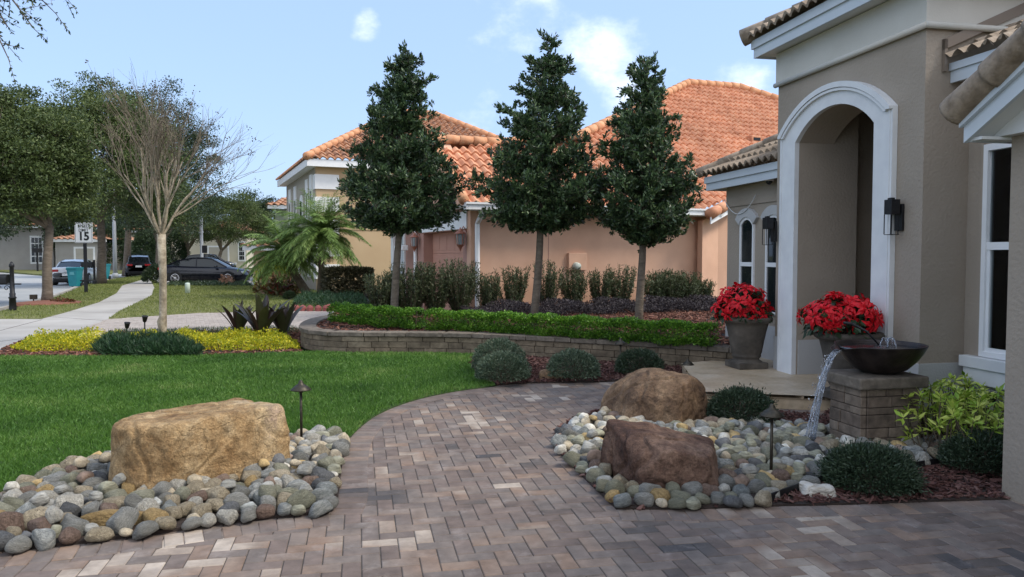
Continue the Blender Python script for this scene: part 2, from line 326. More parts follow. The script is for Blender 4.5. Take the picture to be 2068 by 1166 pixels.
# ================================================================== SETTING
def inpoly(x, y, poly):
    x = np.asarray(x); y = np.asarray(y); r = np.zeros(x.shape, bool); n = len(poly)
    for i in range(n):
        x1, y1 = poly[i][0], poly[i][1]; x2, y2 = poly[(i+1) % n][0], poly[(i+1) % n][1]
        c = ((y1 > y) != (y2 > y)) & (x < (x2-x1)*(y-y1)/((y2-y1) if y2 != y1 else 1e-9)+x1); r ^= c
    return r
def distpoly(x, y, poly, closed=True):
    d = np.full(np.shape(x), 1e9); n = len(poly)
    for i in range(n if closed else n-1):
        a = np.array(poly[i][:2]); b = np.array(poly[(i+1) % n][:2]); ab = b-a
        t = np.clip(((x-a[0])*ab[0]+(y-a[1])*ab[1])/(ab@ab+1e-12), 0, 1)
        d = np.minimum(d, np.hypot(x-a[0]-t*ab[0], y-a[1]-t*ab[1]))
    return d
def smooth(pts, k=2):
    pts = [np.asarray(p, float) for p in pts]
    for _ in range(k):
        o = [pts[0]]
        for a, b in zip(pts[:-1], pts[1:]): o += [a*.75+b*.25, a*.25+b*.75]
        o.append(pts[-1]); pts = o
    return pts
Q = lambda L, z=0: [P(u, v, z) for u, v in L]
struct('terrain', sheet([(-900,-40),(900,-40),(900,1500),(-900,1500)], -.6, -.15), M['olive'])
road_near = [(-1400,655),(-500,640),(-100,633),(0,629),(60,616),(108,602),(140,590),(170,577),(205,569),(240,563),(278,558),(310,553)]
road_far = [(345,546),(300,548),(150,557),(90,557),(0,549),(-300,541),(-1400,541)]
road = Q(road_near, -.12)+Q(road_far, -.12)
struct('road', sheet(road, -.14, -.12), M['road'])
# gutter pan along the near kerb
verge = Q(road_near[3:])+Q([(300,562),(247,577),(235,593),(200,611),(139,630),(83,645),(0,645)])
struct('verge', sheet(verge, -.14, .012), M['olive'])
m = MB(); rn = Q(road_near, -.12)
for a, b in zip(rn[:-1], rn[1:]):
    d = nrm(b-a); n_ = np.array((-d[1], d[0], 0))*-1
    m.box(a-n_*0+np.array((0,0,-.02)), b-a, -n_*.16+0*d, ZZ*.12)
struct('kerb', m, M['concrete'])
side = Q([(-1400,655),(0,645),(83,645),(139,630),(200,611),(235,593),(247,577),(262,566),(290,562),(304,564),(312,582),(306,598),(238,631),(219,645),(154,671),(60,700),(0,718),(-400,760),(-1400,860)])
struct('sidewalk', sheet(side, -.14, .004), M['concrete'])
m = MB()   # control joints
for (a, b) in [((0,668),(85,646)),((100,640),(216,648)),((140,630),(240,631)),((201,611),(288,606)),((236,593),(309,593)),((249,577),(312,579)),((0,690),(150,672))]:
    p, q = P(*a, .004), P(*b, .004); d = nrm(q-p); n_ = np.array((-d[1], d[0], 0))
    m.box(p-n_*.01, q-p, n_*.02, ZZ*.002)
struct('pavement_joints', m, M['soil'])
nlawn = Q([(219,645),(238,631),(306,598),(312,582),(304,564),(330,576),(520,577),(760,580),(900,600),(760,628),(660,628),(590,627),(400,633)])
struct('far_lawn', sheet(nlawn, -.14, .012), M['olive'])
flawn2 = Q([(-900,541),(0,548),(90,555),(150,556),(300,548),(345,545),(420,541),(300,536),(-900,533)])
struct('street_lawn', sheet(flawn2, -.14, .01), M['olive'])
driv2 = Q([(304,564),(316,556),(520,556),(760,566),(760,578),(520,576),(330,575)])
struct('distant_driveway', sheet(driv2, -.14, .003), M['concrete'])

# ---- pavers (herringbone on the near house's grid)
def paver_mat(name, cols, pos, patch=.42, mulc=1.0):
    m = bpy.data.materials.new(name); m.use_nodes = True; t = m.node_tree; bs = t.nodes['Principled BSDF']; L = t.links.new
    def n(ty, **k):
        q = t.nodes.new(ty)
        for a, b in k.items(): setattr(q, a, b)
        return q
    ge = n('ShaderNodeNewGeometry'); tcn = n('ShaderNodeTexCoord')
    nz = n('ShaderNodeTexNoise'); nz.inputs['Scale'].default_value = .9; nz.inputs['Detail'].default_value = 2; L(tcn.outputs['Object'], nz.inputs[0])
    mrn = n('ShaderNodeMapRange'); mrn.inputs[1].default_value = .35; mrn.inputs[2].default_value = .65; L(nz.outputs[0], mrn.inputs[0])
    mi = n('ShaderNodeMix'); mi.inputs[0].default_value = patch; L(ge.outputs['Random Per Island'], mi.inputs[2]); L(mrn.outputs[0], mi.inputs[3])
    cr = n('ShaderNodeValToRGB'); el = cr.color_ramp.elements
    while len(el) < len(cols): el.new(.5)
    for i, (c, p) in enumerate(zip(cols, pos)): el[i].position = p; el[i].color = (c[0]*.99, c[1]*.95, c[2]*.87, 1)
    L(mi.outputs[0], cr.inputs[0])
    # blotchy firing marks inside each paver
    n2 = n('ShaderNodeTexNoise'); n2.inputs['Scale'].default_value = 9; n2.inputs['Detail'].default_value = 7; n2.inputs['Roughness'].default_value = .65; L(tcn.outputs['Object'], n2.inputs[0])
    m2 = n('ShaderNodeMapRange'); m2.inputs[1].default_value = .3; m2.inputs[2].default_value = .7; m2.inputs[3].default_value = .70*mulc; m2.inputs[4].default_value = 1.22*mulc; L(n2.outputs[0], m2.inputs[0])
    vm = n('ShaderNodeVectorMath', operation='SCALE'); L(cr.outputs[0], vm.inputs[0]); L(m2.outputs[0], vm.inputs['Scale'])
    # chalky efflorescence patches
    n3 = n('ShaderNodeTexNoise'); n3.inputs['Scale'].default_value = 4.3; n3.inputs['Detail'].default_value = 8; n3.inputs['Roughness'].default_value = .7; L(tcn.outputs['Object'], n3.inputs[0])
    m3 = n('ShaderNodeMapRange'); m3.inputs[1].default_value = .56; m3.inputs[2].default_value = .72; m3.inputs[4].default_value = .5; L(n3.outputs[0], m3.inputs[0])
    mx = n('ShaderNodeMix', data_type='RGBA'); L(m3.outputs[0], mx.inputs[0]); L(vm.outputs[0], mx.inputs[6]); mx.inputs[7].default_value = (.33*mulc,.29*mulc,.27*mulc,1)
    L(mx.outputs[2], bs.inputs['Base Color'])
    nb = n('ShaderNodeTexNoise'); nb.inputs['Scale'].default_value = 90; nb.inputs['Detail'].default_value = 5; L(tcn.outputs['Object'], nb.inputs[0])
    bu = n('ShaderNodeBump'); bu.inputs['Strength'].default_value = .5; bu.inputs['Distance'].default_value = .004; L(nb.outputs[0], bu.inputs['Height']); L(bu.outputs[0], bs.inputs['Normal'])
    bs.inputs['Roughness'].default_value = .78; bs.inputs['Specular IOR Level'].default_value = .35
    return m
pcols = [(.06,.058,.066),(.09,.08,.08),(.13,.103,.095),(.165,.13,.12),(.15,.13,.125),(.195,.16,.145),(.21,.15,.12),(.31,.265,.235),(.43,.38,.345)]
ppos = [.0,.11,.20,.36,.50,.63,.76,.84,.98]
M['paver'] = paver_mat('blended_pavers', pcols, ppos)
M['paver2'] = paver_mat('pale_pink_pavers', [(.27,.245,.235),(.34,.305,.29),(.39,.355,.34)], [0,.5,1], .2, 1.05)
def brick(m, c, ux, uy, z0, h=.02, g=.0022, bv=.004):
    """one paver: centre c (x,y), half vectors ux, uy; bevelled top"""
    lu = np.linalg.norm(ux); lv = np.linalg.norm(uy); hz_ = rng.normal(0, .0006)
    V = []
    for (k, z) in ((g, -h), (g, -bv), (g+bv, 0)):
        for sx_, sy_ in ((-1,-1),(1,-1),(1,1),(-1,1)):
            p = np.array(c)+ux*sx_*(1-k/lu)+uy*sy_*(1-k/lv); V.append((p[0], p[1], z0+z+hz_))
    F = [(8,9,10,11)]+[(4+i, 4+(i+1) % 4, 8+(i+1) % 4, 8+i) for i in range(4)]+[(i, (i+1) % 4, 4+(i+1) % 4, 4+i) for i in range(4)]
    m.add(V, F)
edge_px = [(1478,751),(1400,756),(1300,766),(1245,772),(1200,774),(1150,774),(1064,776),(1006,781),(960,786),(905,794),(849,806),(803,820),(762,838),(730,861),(704,888),(690,930),(684,975),(681,1010),(664,1040)]
ledge = smooth(Q(edge_px), 2)
lbot_px = [(664,1040),(560,1050),(450,1064),(270,1090),(120,1106),(0,1119),(-200,1140)]
lbot = smooth(Q(lbot_px), 1)
redge_px = [(1660,845),(1560,832),(1420,818),(1300,815),(1235,822),(1160,848),(1122,872),(1120,895),(1130,917),(1170,958),(1245,1030)]
redge = smooth(Q(redge_px), 2)
rbot = smooth(Q([(1245,1030),(1400,1030),(1550,1024),(1700,1021),(1900,1014),(2036,1010)]), 1)
m = MB(); A2, B2 = AX[:2], BX[:2]
lawn_c = [p[:2] for p in ledge]
for i in range(-130, 130):
    for k in range(-45, 45):
        for (bx, by, w_, h_) in ((0,0,2,1),(0,1,1,2)):
            x = (i+2*k+bx)*.1-.5; y = (i-2*k+by)*.1+4.5
            ca, cb = x+w_*.05, y+h_*.05
            if not (-4.6 < ca < 5.3 and 2.3 < cb < 10.9): continue
            c = A2*ca+B2*cb
            if c[1] < 2.9 or abs(c[0]) > c[1]*.78+.4: continue
            brick(m, c, A2*(w_*.05), B2*(h_*.05), 0.0)
def inside_cull(): pass
struct('paver_driveway', m, M['paver'])
struct('paver_bedding', sheet([H(-6,2,0),H(6,2,0),H(6,11.2,0),H(-6,11.2,0)], -.14, -.006), M['joint'])
def along(pts, step, jitter=0):
    """points and tangents each `step` along a polyline"""
    pts = np.array([p[:2] for p in pts]); seg = np.linalg.norm(np.diff(pts, axis=0), axis=1); s = np.concatenate([[0], np.cumsum(seg)])
    n = max(1, int(s[-1]/step)); ss = (np.arange(n)+.5)*s[-1]/n
    x = np.interp(ss, s, pts[:, 0]); y = np.interp(ss, s, pts[:, 1]); e = step*.4
    dx = np.interp(np.minimum(ss+e, s[-1]), s, pts[:, 0])-np.interp(np.maximum(ss-e, 0), s, pts[:, 0]); dy = np.interp(np.minimum(ss+e, s[-1]), s, pts[:, 1])-np.interp(np.maximum(ss-e, 0), s, pts[:, 1])
    return np.stack([x, y], 1), nrm(np.stack([dx, dy], 1)), s[-1]/n
m = MB()
def border(line, sgn):
    p, t, st = along(line, .102)
    for q, d in zip(p, t):
        n_ = np.array((-d[1], d[0]))*sgn
        brick(m, q+n_*.103, d*st*.5, n_*.1, .0042)
border(ledge, 1); border(lbot, 1); border(redge, 1); border(rbot, -1)
struct('paver_border', m, M['paver'])
# neighbour's pale driveway
nd = Q([(154,671),(219,645),(400,633),(590,628),(662,628),(760,640),(700,660),(612,666),(600,672),(300,676),(60,700)])
m = MB()
for i in range(-40, 150):
    for k in range(0, 190):
        c = G(-13+i*.2+.1*(k % 2), -8+k*.1)
        if inpoly(c[0], c[1], nd): brick(m, c[:2]+0, SX[:2]*.1, TX[:2]*.05, .006, bv=.003)
struct('neighbour_driveway', m, M['paver2'])
struct('driveway_bedding', sheet(nd, -.14, -.002), M['concrete'])

# ---- planter wall
wallbase_px = [(672,668),(632,676),(608,690),(607,703),(640,711),(700,714),(800,714),(900,715),(960,717),(1100,725),(1250,735),(1400,746),(1482,754)]
wl = smooth(Q(wallbase_px), 2)
WH = .345
def courses(m, line, z0, hs, thick, mean, inward, out=0.0):
    pts = np.array([p[:2] for p in line]); seg = np.linalg.norm(np.diff(pts, axis=0), axis=1); s = np.concatenate([[0], np.cumsum(seg)])
    at = lambda q: np.array((np.interp(q, s, pts[:, 0]), np.interp(q, s, pts[:, 1])))
    z = z0
    for h in hs:
        q = -rng.uniform(0, mean*.5)
        while q < s[-1]:
            w_ = mean*rng.uniform(.5, 1.5); a, b = max(q, 0), min(q+w_, s[-1])
            if b-a > .008:
                g = .004; pa, pb = at(a+g), at(b-g); d = nrm(pb-pa); n_ = np.array((-d[1], d[0]))*inward
                j = rng.uniform(-.003, .004)
                o = np.array((*(pa-n_*(out+j)), z+.002)); m.box(o, (*(pb-pa), 0), (*(n_*thick), 0), (0, 0, h-.006))
            q += w_
        z += h
pw = thing('retaining_wall', 'low curved grey brown block retaining wall with flat capstones around the raised tree bed', 'garden wall', P(900,715))
m = MB(); courses(m, wl, 0, [.09,.10,.085], .2, .30, 1)
obj('wall_blocks', m, M['wallstone'], pw, bevel=.004)
m = MB(); courses(m, wl, .275, [.075], .30, .42, 1, .03)
obj('capstones', m, M['capstone'], pw, bevel=.008)
# soil and mulch inside the planter
inner = smooth(Q([(690,660),(672,664),(662,676),(668,690),(710,697),(800,699),(900,700),(960,702),(1100,708),(1250,717),(1400,727),(1482,736)]), 1)
planter = [p for p in inner]+[G(7.2, -1.2), G(7.0, -.02), G(0, -.02), G(-.3, 0), G(-1.5, .3)]
planter_top = sheet(planter, -.14, .325)
struct('planter_soil', planter_top, M['soil'])
wla = np.array(wl); tg_ = nrm(np.gradient(wla, axis=0)); wli = [p+np.array((-t[1], t[0], 0))*.10 for p, t in zip(wla, tg_)]
struct('tree_bed_core', sheet(wli+[G(8.0, -1.4), G(7.8, -.5), G(-.8, -.5)], -.14, .30), M['soil'])

# ---- mulch beds
mid_bed = Q([(955,722),(950,738),(962,762),(1000,779),(1064,775),(1200,773),(1245,771),(1300,765),(1400,755),(1482,751),(1400,740),(1250,730),(1100,720),(1000,716)])
right_bed = [p for p in redge]+rbot[1:]+[H(4.17,4.4), H(4.17,4.27), H(5.72,4.27), H(5.72,6.32), H(5.2,6.32), H(5.19,7.4)]
strip = Q([(-30,720),(60,684),(200,672),(300,672),(480,668),(596,664),(612,672),(606,704),(612,714),(420,720),(200,722),(60,722)])
for nm, poly in (('planting_bed_soil', mid_bed), ('fountain_bed_soil', right_bed), ('front_strip_soil', strip)):
    struct(nm, sheet(poly, -.14, .015), M['soil'])
def chips(poly, n, z, m, size=.05, excl=None):
    poly = [p[:2] for p in poly]; pa = np.array(poly); lo_, hi_ = pa.min(0), pa.max(0)
    c = rng.uniform(lo_, hi_, (n, 2)); ok = inpoly(c[:, 0], c[:, 1], poly)
    if excl: ok &= ~inpoly(c[:, 0], c[:, 1], excl)
    c = c[ok]; n = len(c)
    d = rng.normal(size=(n, 3)); d[:, 2] *= .25; d = nrm(d); r = nrm(np.cross(d, rng.normal(size=(n, 3))*[.3,.3,1])); L_ = size*rng.uniform(.5, 1.5, (n, 1)); W_ = L_*rng.uniform(.25, .5, (n, 1))
    o = np.column_stack([c, z+rng.uniform(.004, .02, n)]); nn = np.cross(d, r)*.004
    V = np.stack([o-d*L_/2-r*W_/2, o+d*L_/2-r*W_/2*.6, o+d*L_/2*1.1+r*W_/2*.6, o-d*L_/2+r*W_/2], 1)
    V = np.concatenate([V+nn[:, None], V-nn[:, None]], 1).reshape(-1, 3); b = m.n; m.v.append(V)
    for i in range(n):
        k = b+8*i; m.f += [(k,k+1,k+2,k+3),(k,k+4,k+5,k+1),(k+1,k+5,k+6,k+2),(k+2,k+6,k+7,k+3),(k+3,k+7,k+4,k)]
    m.n += n*8
rockR = Q([(1240,838),(1155,862),(1126,885),(1130,913),(1172,955),(1246,1027),(1400,1028),(1545,1022),(1600,1000),(1690,972),(1800,962),(1925,938),(1915,905),(1860,895),(1668,872),(1600,866),(1420,848),(1300,840)])
rockRp = [p[:2] for p in rockR]
m = MB(); chips(right_bed, 17000, .015, m, .05, rockRp); stuff('mulch', m, M['mulch'], 'dark red brown bark mulch around the fountain and by the right wall', 'mulch')
m = MB(); chips(mid_bed, 9000, .015, m, .06); stuff('mulch', m, M['mulch'], 'red brown bark mulch under the round bushes before the block wall', 'mulch')
front_inner = smooth(Q([(690,660),(672,664),(662,676),(668,690),(710,697),(800,699),(900,700),(960,702),(1100,708),(1250,717),(1400,727),(1482,736)]), 1)
m = MB(); fp = [p for p in front_inner]+[q+np.array((-.1,1.0,0)) for q in front_inner[::-1]]
chips(fp, 9000, .325, m, .07); chips(planter, 22000, .325, m, .07); chips([p for p in wli]+[G(7.8,-.6), G(-.6,-.6)], 15000, .302, m, .06); stuff('mulch', m, M['mulch_w'], 'loose reddish bark mulch on the raised bed in front of the clipped hedge', 'mulch')
m = MB(); chips(strip, 6000, .015, m, .07); stuff('mulch', m, M['mulch_w'], 'brown bark mulch under the yellow groundcover strip', 'mulch')

# ---- lawn
lawn = [p for p in ledge if P(1000,781)[1] > p[1]-.05]
lawn = smooth(Q([(1003,780),(960,786),(905,794),(849,806),(803,820),(762,838),(730,861),(704,888)]), 2)+Q([(690,892),(610,895),(560,905),(240,925),(110,945),(0,995),(-120,1040),(-900,1060),(-900,722),(-30,722),(60,722),(200,722),(420,720),(606,714),(640,712),(700,715),(800,715),(900,716),(958,718),(950,738),(962,762)])
struct('lawn', sheet(lawn, -.14, .012), M['turf'])
def blades(name, poly, n, zb, h, wdt, mt, label, near=True, zlim=None):
    poly = [p[:2] for p in poly]; pa = np.array(poly); lo_, hi_ = pa.min(0), pa.max(0)
    # density falls with distance
    c = rng.uniform(lo_, hi_, (n*6, 2)); c = c[(np.abs(c[:, 0]) < c[:, 1]*.72+.3)]
    Yd = c[:, 1]; keep = rng.random(len(c)) < (np.clip(Yd.min()/Yd, 0, 1))**1.3 if near else np.ones(len(c), bool)
    c = c[keep]; c = c[inpoly(c[:, 0], c[:, 1], poly)][:n]; k = len(c)
    Yd = c[:, 1:2]/(6. if near else 25.)
    hh = h*rng.uniform(.6, 1.25, (k, 1)); ang = rng.uniform(0, 2*pi, k); s_ = np.column_stack([np.cos(ang), np.sin(ang), 0*ang])*wdt*np.maximum(Yd, .8)
    lean = rng.normal(0, .45, (k, 2)); p = np.column_stack([c, np.full(k, zb)]); tip = p+np.column_stack([lean*hh, hh])
    mid = p+np.column_stack([lean*hh*.35, hh*.55])
    V = np.stack([p-s_, p+s_, mid+s_*.8, tip, mid-s_*.8], 1).reshape(-1, 3)
    mm = MB(); mm.v.append(V); mm.n = len(V); mm.f = list(map(tuple, np.arange(k*5).reshape(-1, 5).tolist()))
    return stuff(name, mm, mt, label, 'grass')
blades('grass', lawn, 170000, .01, .042, .0035, M['grassblade'], 'short bright green lawn grass between the path and the yellow strip')
blades('grass', verge, 22000, .01, .05, .011, M['oliveblade'], 'dry olive grass on the verge beside the road', False)
blades('grass', nlawn, 30000, .01, .05, .011, M['oliveblade'], 'yellowish green grass of the neighbouring lawn behind the bare tree', False)

# ================================================================== ROOF TILES
def tile_plane(name, poly, mt, parent, org=None, eave=None, tw=.25, tl=.36, amp=.035, step=.035, res=7):
    poly = [np.asarray(p, float) for p in poly]
    u = nrm(eave if eave is not None else poly[1]-poly[0]); org = poly[0] if org is None else org
    n = np.zeros(3)
    for i in range(len(poly)): n += np.cross(poly[i]-poly[0], poly[(i+1) % len(poly)]-poly[0])
    n = nrm(n); 
    if n[2] < 0: n = -n
    v = np.cross(n, u)
    if v[2] < 0: v = -v
    uu = [np.dot(p-org, u) for p in poly]; vv = [np.dot(p-org, v) for p in poly]
    i0, i1 = math.floor(min(uu)/tw)-1, math.ceil(max(uu)/tw)+1; j0, j1 = math.floor(min(vv)/tl)-1, math.ceil(max(vv)/tl)+1
    xs = np.arange(i0*res, i1*res+1)*tw/res
    ph = xs/tw*2*pi; prof = amp*(np.sin(ph)+.25*np.sin(2*ph+.6))
    rows = []; 
    for j in range(j0, j1):
        jit = rng.normal(0, .004)
        for (y, hh) in ((j*tl, step), ((j+1)*tl, 0.0)):
            rows.append(org+u[None]*xs[:, None]+v*y+n*(prof+hh+jit)[:, None])
    V = np.vstack(rows); k = len(xs); R = len(rows)
    a = (np.arange(R-1)[:, None]*k+np.arange(k-1)[None]).ravel(); F = np.stack([a, a+1, a+k+1, a+k], 1)
    mm = MB(); mm.v = [V]; mm.n = len(V); mm.f = list(map(tuple, F.tolist())); me = mm.mesh(name)
    bm = bmesh.new(); bm.from_mesh(me)
    c = sum(poly)/len(poly)
    for i in range(len(poly)):
        a_, b_ = poly[i], poly[(i+1) % len(poly)]; pn = nrm(np.cross(b_-a_, n))
        if np.dot(c-a_, pn) > 0: pn = -pn
        bmesh.ops.bisect_plane(bm, geom=bm.verts[:]+bm.edges[:]+bm.faces[:], plane_co=Vector(a_), plane_no=Vector(pn), clear_outer=True)
    off = Vector(wloc(parent) if parent else (0, 0, 0))
    for q in bm.verts: q.co -= off
    for f in bm.faces: f.normal_update()
    bm.to_mesh(me); bm.free()
    me.polygons.foreach_set('use_smooth', np.zeros(len(me.polygons), bool))
    return obj(name, me, mt, parent)
def caps(m, p, q, r=.11, L_=.38):
    p, q = np.asarray(p, float), np.asarray(q, float); D = np.linalg.norm(q-p); d = (q-p)/D; n = int(D/L_)+1; l = D/n
    for i in range(n):
        a = p+d*l*i; b = a+d*l*1.08; m.tube([a, a+(b-a)*.5, b], [r, r*.93, r*.82], 10)
# ================================================================== OUR HOUSE (right)
def clip_mesh(mb, name, poly, parent, mt, bevel=0):
    me = mb.mesh(name); bm = bmesh.new(); bm.from_mesh(me); poly = [np.asarray(p, float) for p in poly]; c = sum(poly)/len(poly)
    for i in range(len(poly)):
        a_, b_ = poly[i], poly[(i+1) % len(poly)]; pn = nrm(np.cross(b_-a_, ZZ))
        if np.dot(c-a_, pn) > 0: pn = -pn
        r = bmesh.ops.bisect_plane(bm, geom=bm.verts[:]+bm.edges[:]+bm.faces[:], plane_co=Vector(a_), plane_no=Vector(pn), clear_outer=True)
    off = Vector(wloc(parent) if parent else (0, 0, 0))
    for q in bm.verts: q.co -= off
    bm.to_mesh(me); bm.free(); return obj(name, me, mt, parent)
def hb(m, a0, a1, b0, b1, z0, z1): m.box(H(a0, b0, z0), AX*(a1-a0), BX*(b1-b0), ZZ*(z1-z0))
hs = thing('stucco_house', 'grey taupe stucco house with arched white trimmed entry and tan barrel tile roofs at right', 'house', H(5.21, 6.31))
AF, BB = 5.21, .57
def arc(b0, b1, zs, zc, n=20):
    w_ = (b1-b0)/2; h = zc-zs; R = (w_*w_+h*h)/(2*h); c = (b0+b1)/2; t0 = math.asin(w_/R) if h <= w_ else pi-math.asin(w_/R)
    return [(c+R*math.sin(-t0+2*t0*i/n), zc-R+R*math.cos(-t0+2*t0*i/n)) for i in range(n+1)]
IN0, IN1, ZS, ZC = 6.95, 8.38, 2.95, 3.26
m = MB()
ar = arc(IN0, IN1, ZS, ZC)
poly = [(6.31,.0),(6.31,4.14),(8.87,4.14),(8.87,0),(IN1,0)]+ar[::-1]+[(IN0,0)]
m.prism([H(AF, b, z) for b, z in poly], AX*.46)
hb(m, AF+.46, 8.5, 6.31, 6.56, 0, 4.14); hb(m, AF+.46, 8.5, 8.62, 8.87, 0, 4.14)
hb(m, AF+.46, 6.0, 8.38, 8.60, 0, 4.10)           # far side wall of the porch
hb(m, 7.7, 7.9, 6.56, 8.62, 0, 4.14); hb(m, AF+.46, 8.5, 6.58, 6.95, 0, 4.0)
obj('entry_wall', m, M['stucco'], hs)
m = MB(); hb(m, AF+.3, 8.5, 6.4, 8.8, 4.14, 4.2); obj('porch_ceiling', m, M['stucco'], hs)
m = MB()
hb(m, AF-.012, AF-.0005, 8.72, 8.882, 0, BB); obj('wall_base_band', m, M['stucco_base'], hs); m = MB(); hb(m, AF-.012, AF-.0005, 6.298, 6.66, 0, BB)
hb(m, AF+.0, 5.74, 6.298, 6.3095, 0, BB-.0); obj('wall_base_band', m, M['stucco_base'], hs); m = MB(); hb(m, AF+.02, 6.0, 8.366, 8.3795, .15, BB)
obj('wall_base_band', m, M['stucco_base'], hs)
m = MB()   # frieze and string moulding
hb(m, AF-.025, AF-.0005, 6.285, 8.895, 3.76, 4.13); hb(m, AF, 8.4, 6.286, 6.3095, 3.76, 4.128)
obj('frieze', m, M['cream'], hs)
m = MB()
m.tube([H(AF-.03, 8.9, 3.74), H(AF-.03, 6.28, 3.74)], .032, 8); m.tube([H(AF-.03, 6.275, 3.74), H(8.4, 6.275, 3.74)], .032, 8)
obj('string_moulding', m, M['cream'], hs, smooth=True)
# arch trim
m = MB()
def ringp(bo0, bo1, zso, zco, bi0, bi1, zsi, zci, a0, th, zb=.15):
    o = arc(bo0, bo1, zso, zco); i_ = arc(bi0, bi1, zsi, zci)
    pl = [(bo0, zb)]+o+[(bo1, zb), (bi1, zb)]+i_[::-1]+[(bi0, zb)]
    n = len(pl)//2; V = []; 
    out = [(bo0, zb)]+o+[(bo1, zb)]; inn = [(bi0, zb)]+i_+[(bi1, zb)]
    for a in (a0, a0+th):
        V += [H(a, b, z) for b, z in out]+[H(a, b, z) for b, z in inn]
    k = len(out); F = []
    for j in range(k-1):
        F += [(j, j+1, k+j+1, k+j), (j, 2*k+j, 2*k+j+1, j+1), (k+j, k+j+1, 3*k+j+1, 3*k+j)]
    F += [(0, k, 3*k, 2*k), (k-1, 3*k-1, 4*k-1, 2*k-1)]
    m.add(V, F)
ringp(6.67, 8.71, 3.07, 3.50, IN0-.002, IN1+.002, ZS, ZC, AF-.06, .058)
ringp(6.67, 8.71, 3.07, 3.50, 6.735, 8.645, 3.05, 3.44, AF-.10, .039, 3.04)
ringp(6.74, 8.64, 3.045, 3.433, 6.77, 8.61, 3.03, 3.405, AF-.09, .029, 3.03)
ringp(6.70, 8.68, 3.06, 3.47, 6.72, 8.66, 3.05, 3.45, AF-.067, .006, .15)
obj('arch_trim', m, M['trim'], hs, bevel=.006)
# door inside
m = MB(); hb(m, 7.62, 7.69, 6.96, 8.2, .15, 2.4); dr = obj('door', m, mat('dark_door', [lin(.03,.022,.018),lin(.05,.035,.028)], 5, .5), hs)
m = MB(); m.tube([H(7.58, 7.2, 1.0), H(7.58, 7.2, 1.3)], .015); obj('door_handle', m, M['bronze'], dr)
# tower eave
m = MB(); hb(m, AF-.2, AF+.2, 6.11, 9.07, 4.14, 4.16); hb(m, AF+.2, 8.6, 6.11, 6.5, 4.14, 4.16); hb(m, AF+.2, 8.6, 8.7, 9.07, 4.14, 4.16)
obj('soffit', m, M['soffit'], hs)
m = MB(); hb(m, AF-.225, AF-.2, 6.085, 9.095, 4.12, 4.235); hb(m, AF-.25, AF-.2, 6.06, 9.12, 4.236, 4.34)
hb(m, AF-.2, 8.6, 6.085, 6.11, 4.12, 4.235); hb(m, AF-.2, 8.6, 6.06, 6.11, 4.236, 4.34); hb(m, AF-.2, 8.6, 9.07, 9.095, 4.12, 4.235); hb(m, AF-.2, 8.6, 9.07, 9.12, 4.236, 4.34)
obj('fascia', m, M['fascia'], hs)
zt = 4.37; s_ = .42; ea, eb0, eb1 = AF-.33, 5.98, 9.2; hw = (eb1-eb0)/2
pk = H(ea+hw, (eb0+eb1)/2, zt+s_*hw)
tile_plane('tower_roof_tiles', [H(ea, eb0, zt), H(ea, eb1, zt), pk], M['tile_tan'], hs, tw=.165, tl=.36, amp=.026)
tile_plane('tower_roof_tiles', [H(ea, eb1, zt), H(9, eb1, zt), H(9, (eb0+eb1)/2, pk[2]), pk], M['tile_tan'], hs, tw=.165, amp=.026)
tile_plane('tower_roof_tiles', [H(9, eb0, zt), H(ea, eb0, zt), pk, H(9, (eb0+eb1)/2, pk[2])], M['tile_tan'], hs, tw=.165, amp=.026)
m = MB(); caps(m, H(ea, eb1, zt+.03), pk+ZZ*.05); caps(m, H(ea, eb0, zt+.03), pk+ZZ*.05); obj('hip_caps', m, M['tile_tan'], hs, smooth=True)
# left low wing
LW, LE = 5.60, 10.95
m = MB(); hb(m, LW, 9, 8.872, LE, 0, 2.64); obj('wing_wall', m, M['stucco'], hs)
m = MB(); hb(m, LW-.02, LW-.0005, 8.875, LE+.01, 2.34, 2.635); obj('wing_frieze', m, M['stucco'], hs)
m = MB(); hb(m, LW-.012, LW-.0005, 8.875, LE+.005, 0, .62); obj('wing_base_band', m, M['stucco_base'], hs)
m = MB(); hb(m, LW-.22, 9, 8.872, LE+.22, 2.64, 2.66); obj('wing_soffit', m, M['soffit'], hs)
m = MB(); hb(m, LW-.245, LW-.22, 8.872, LE+.245, 2.61, 2.72); hb(m, LW-.27, LW-.22, 8.872, LE+.27, 2.721, 2.82); hb(m, LW-.22, 9, LE+.22, LE+.245, 2.61, 2.72); hb(m, LW-.22, 9, LE+.22, LE+.27, 2.721, 2.82)
obj('wing_fascia', m, M['fascia'], hs)
z2 = 2.86; e2, l2 = LW-.34, LE+.34
tile_plane('wing_roof_tiles', [H(e2, 8.88, z2), H(e2, l2, z2), H(e2+1.23, l2-1.23, z2+1.23*.5), H(e2+1.23, 8.88, z2+1.23*.5)], M['tile_tan'], hs, tw=.165, amp=.026)
tile_plane('wing_roof_tiles', [H(e2, l2, z2), H(9, l2, z2), H(9, l2-1.23, z2+1.23*.5), H(e2+1.23, l2-1.23, z2+1.23*.5)], M['tile_tan'], hs, tw=.165, amp=.026)
m = MB(); caps(m, H(e2, l2, z2+.03), H(e2+1.23, l2-1.23, z2+.66), .08); obj('wing_hip_caps', m, M['tile_tan'], hs, smooth=True)
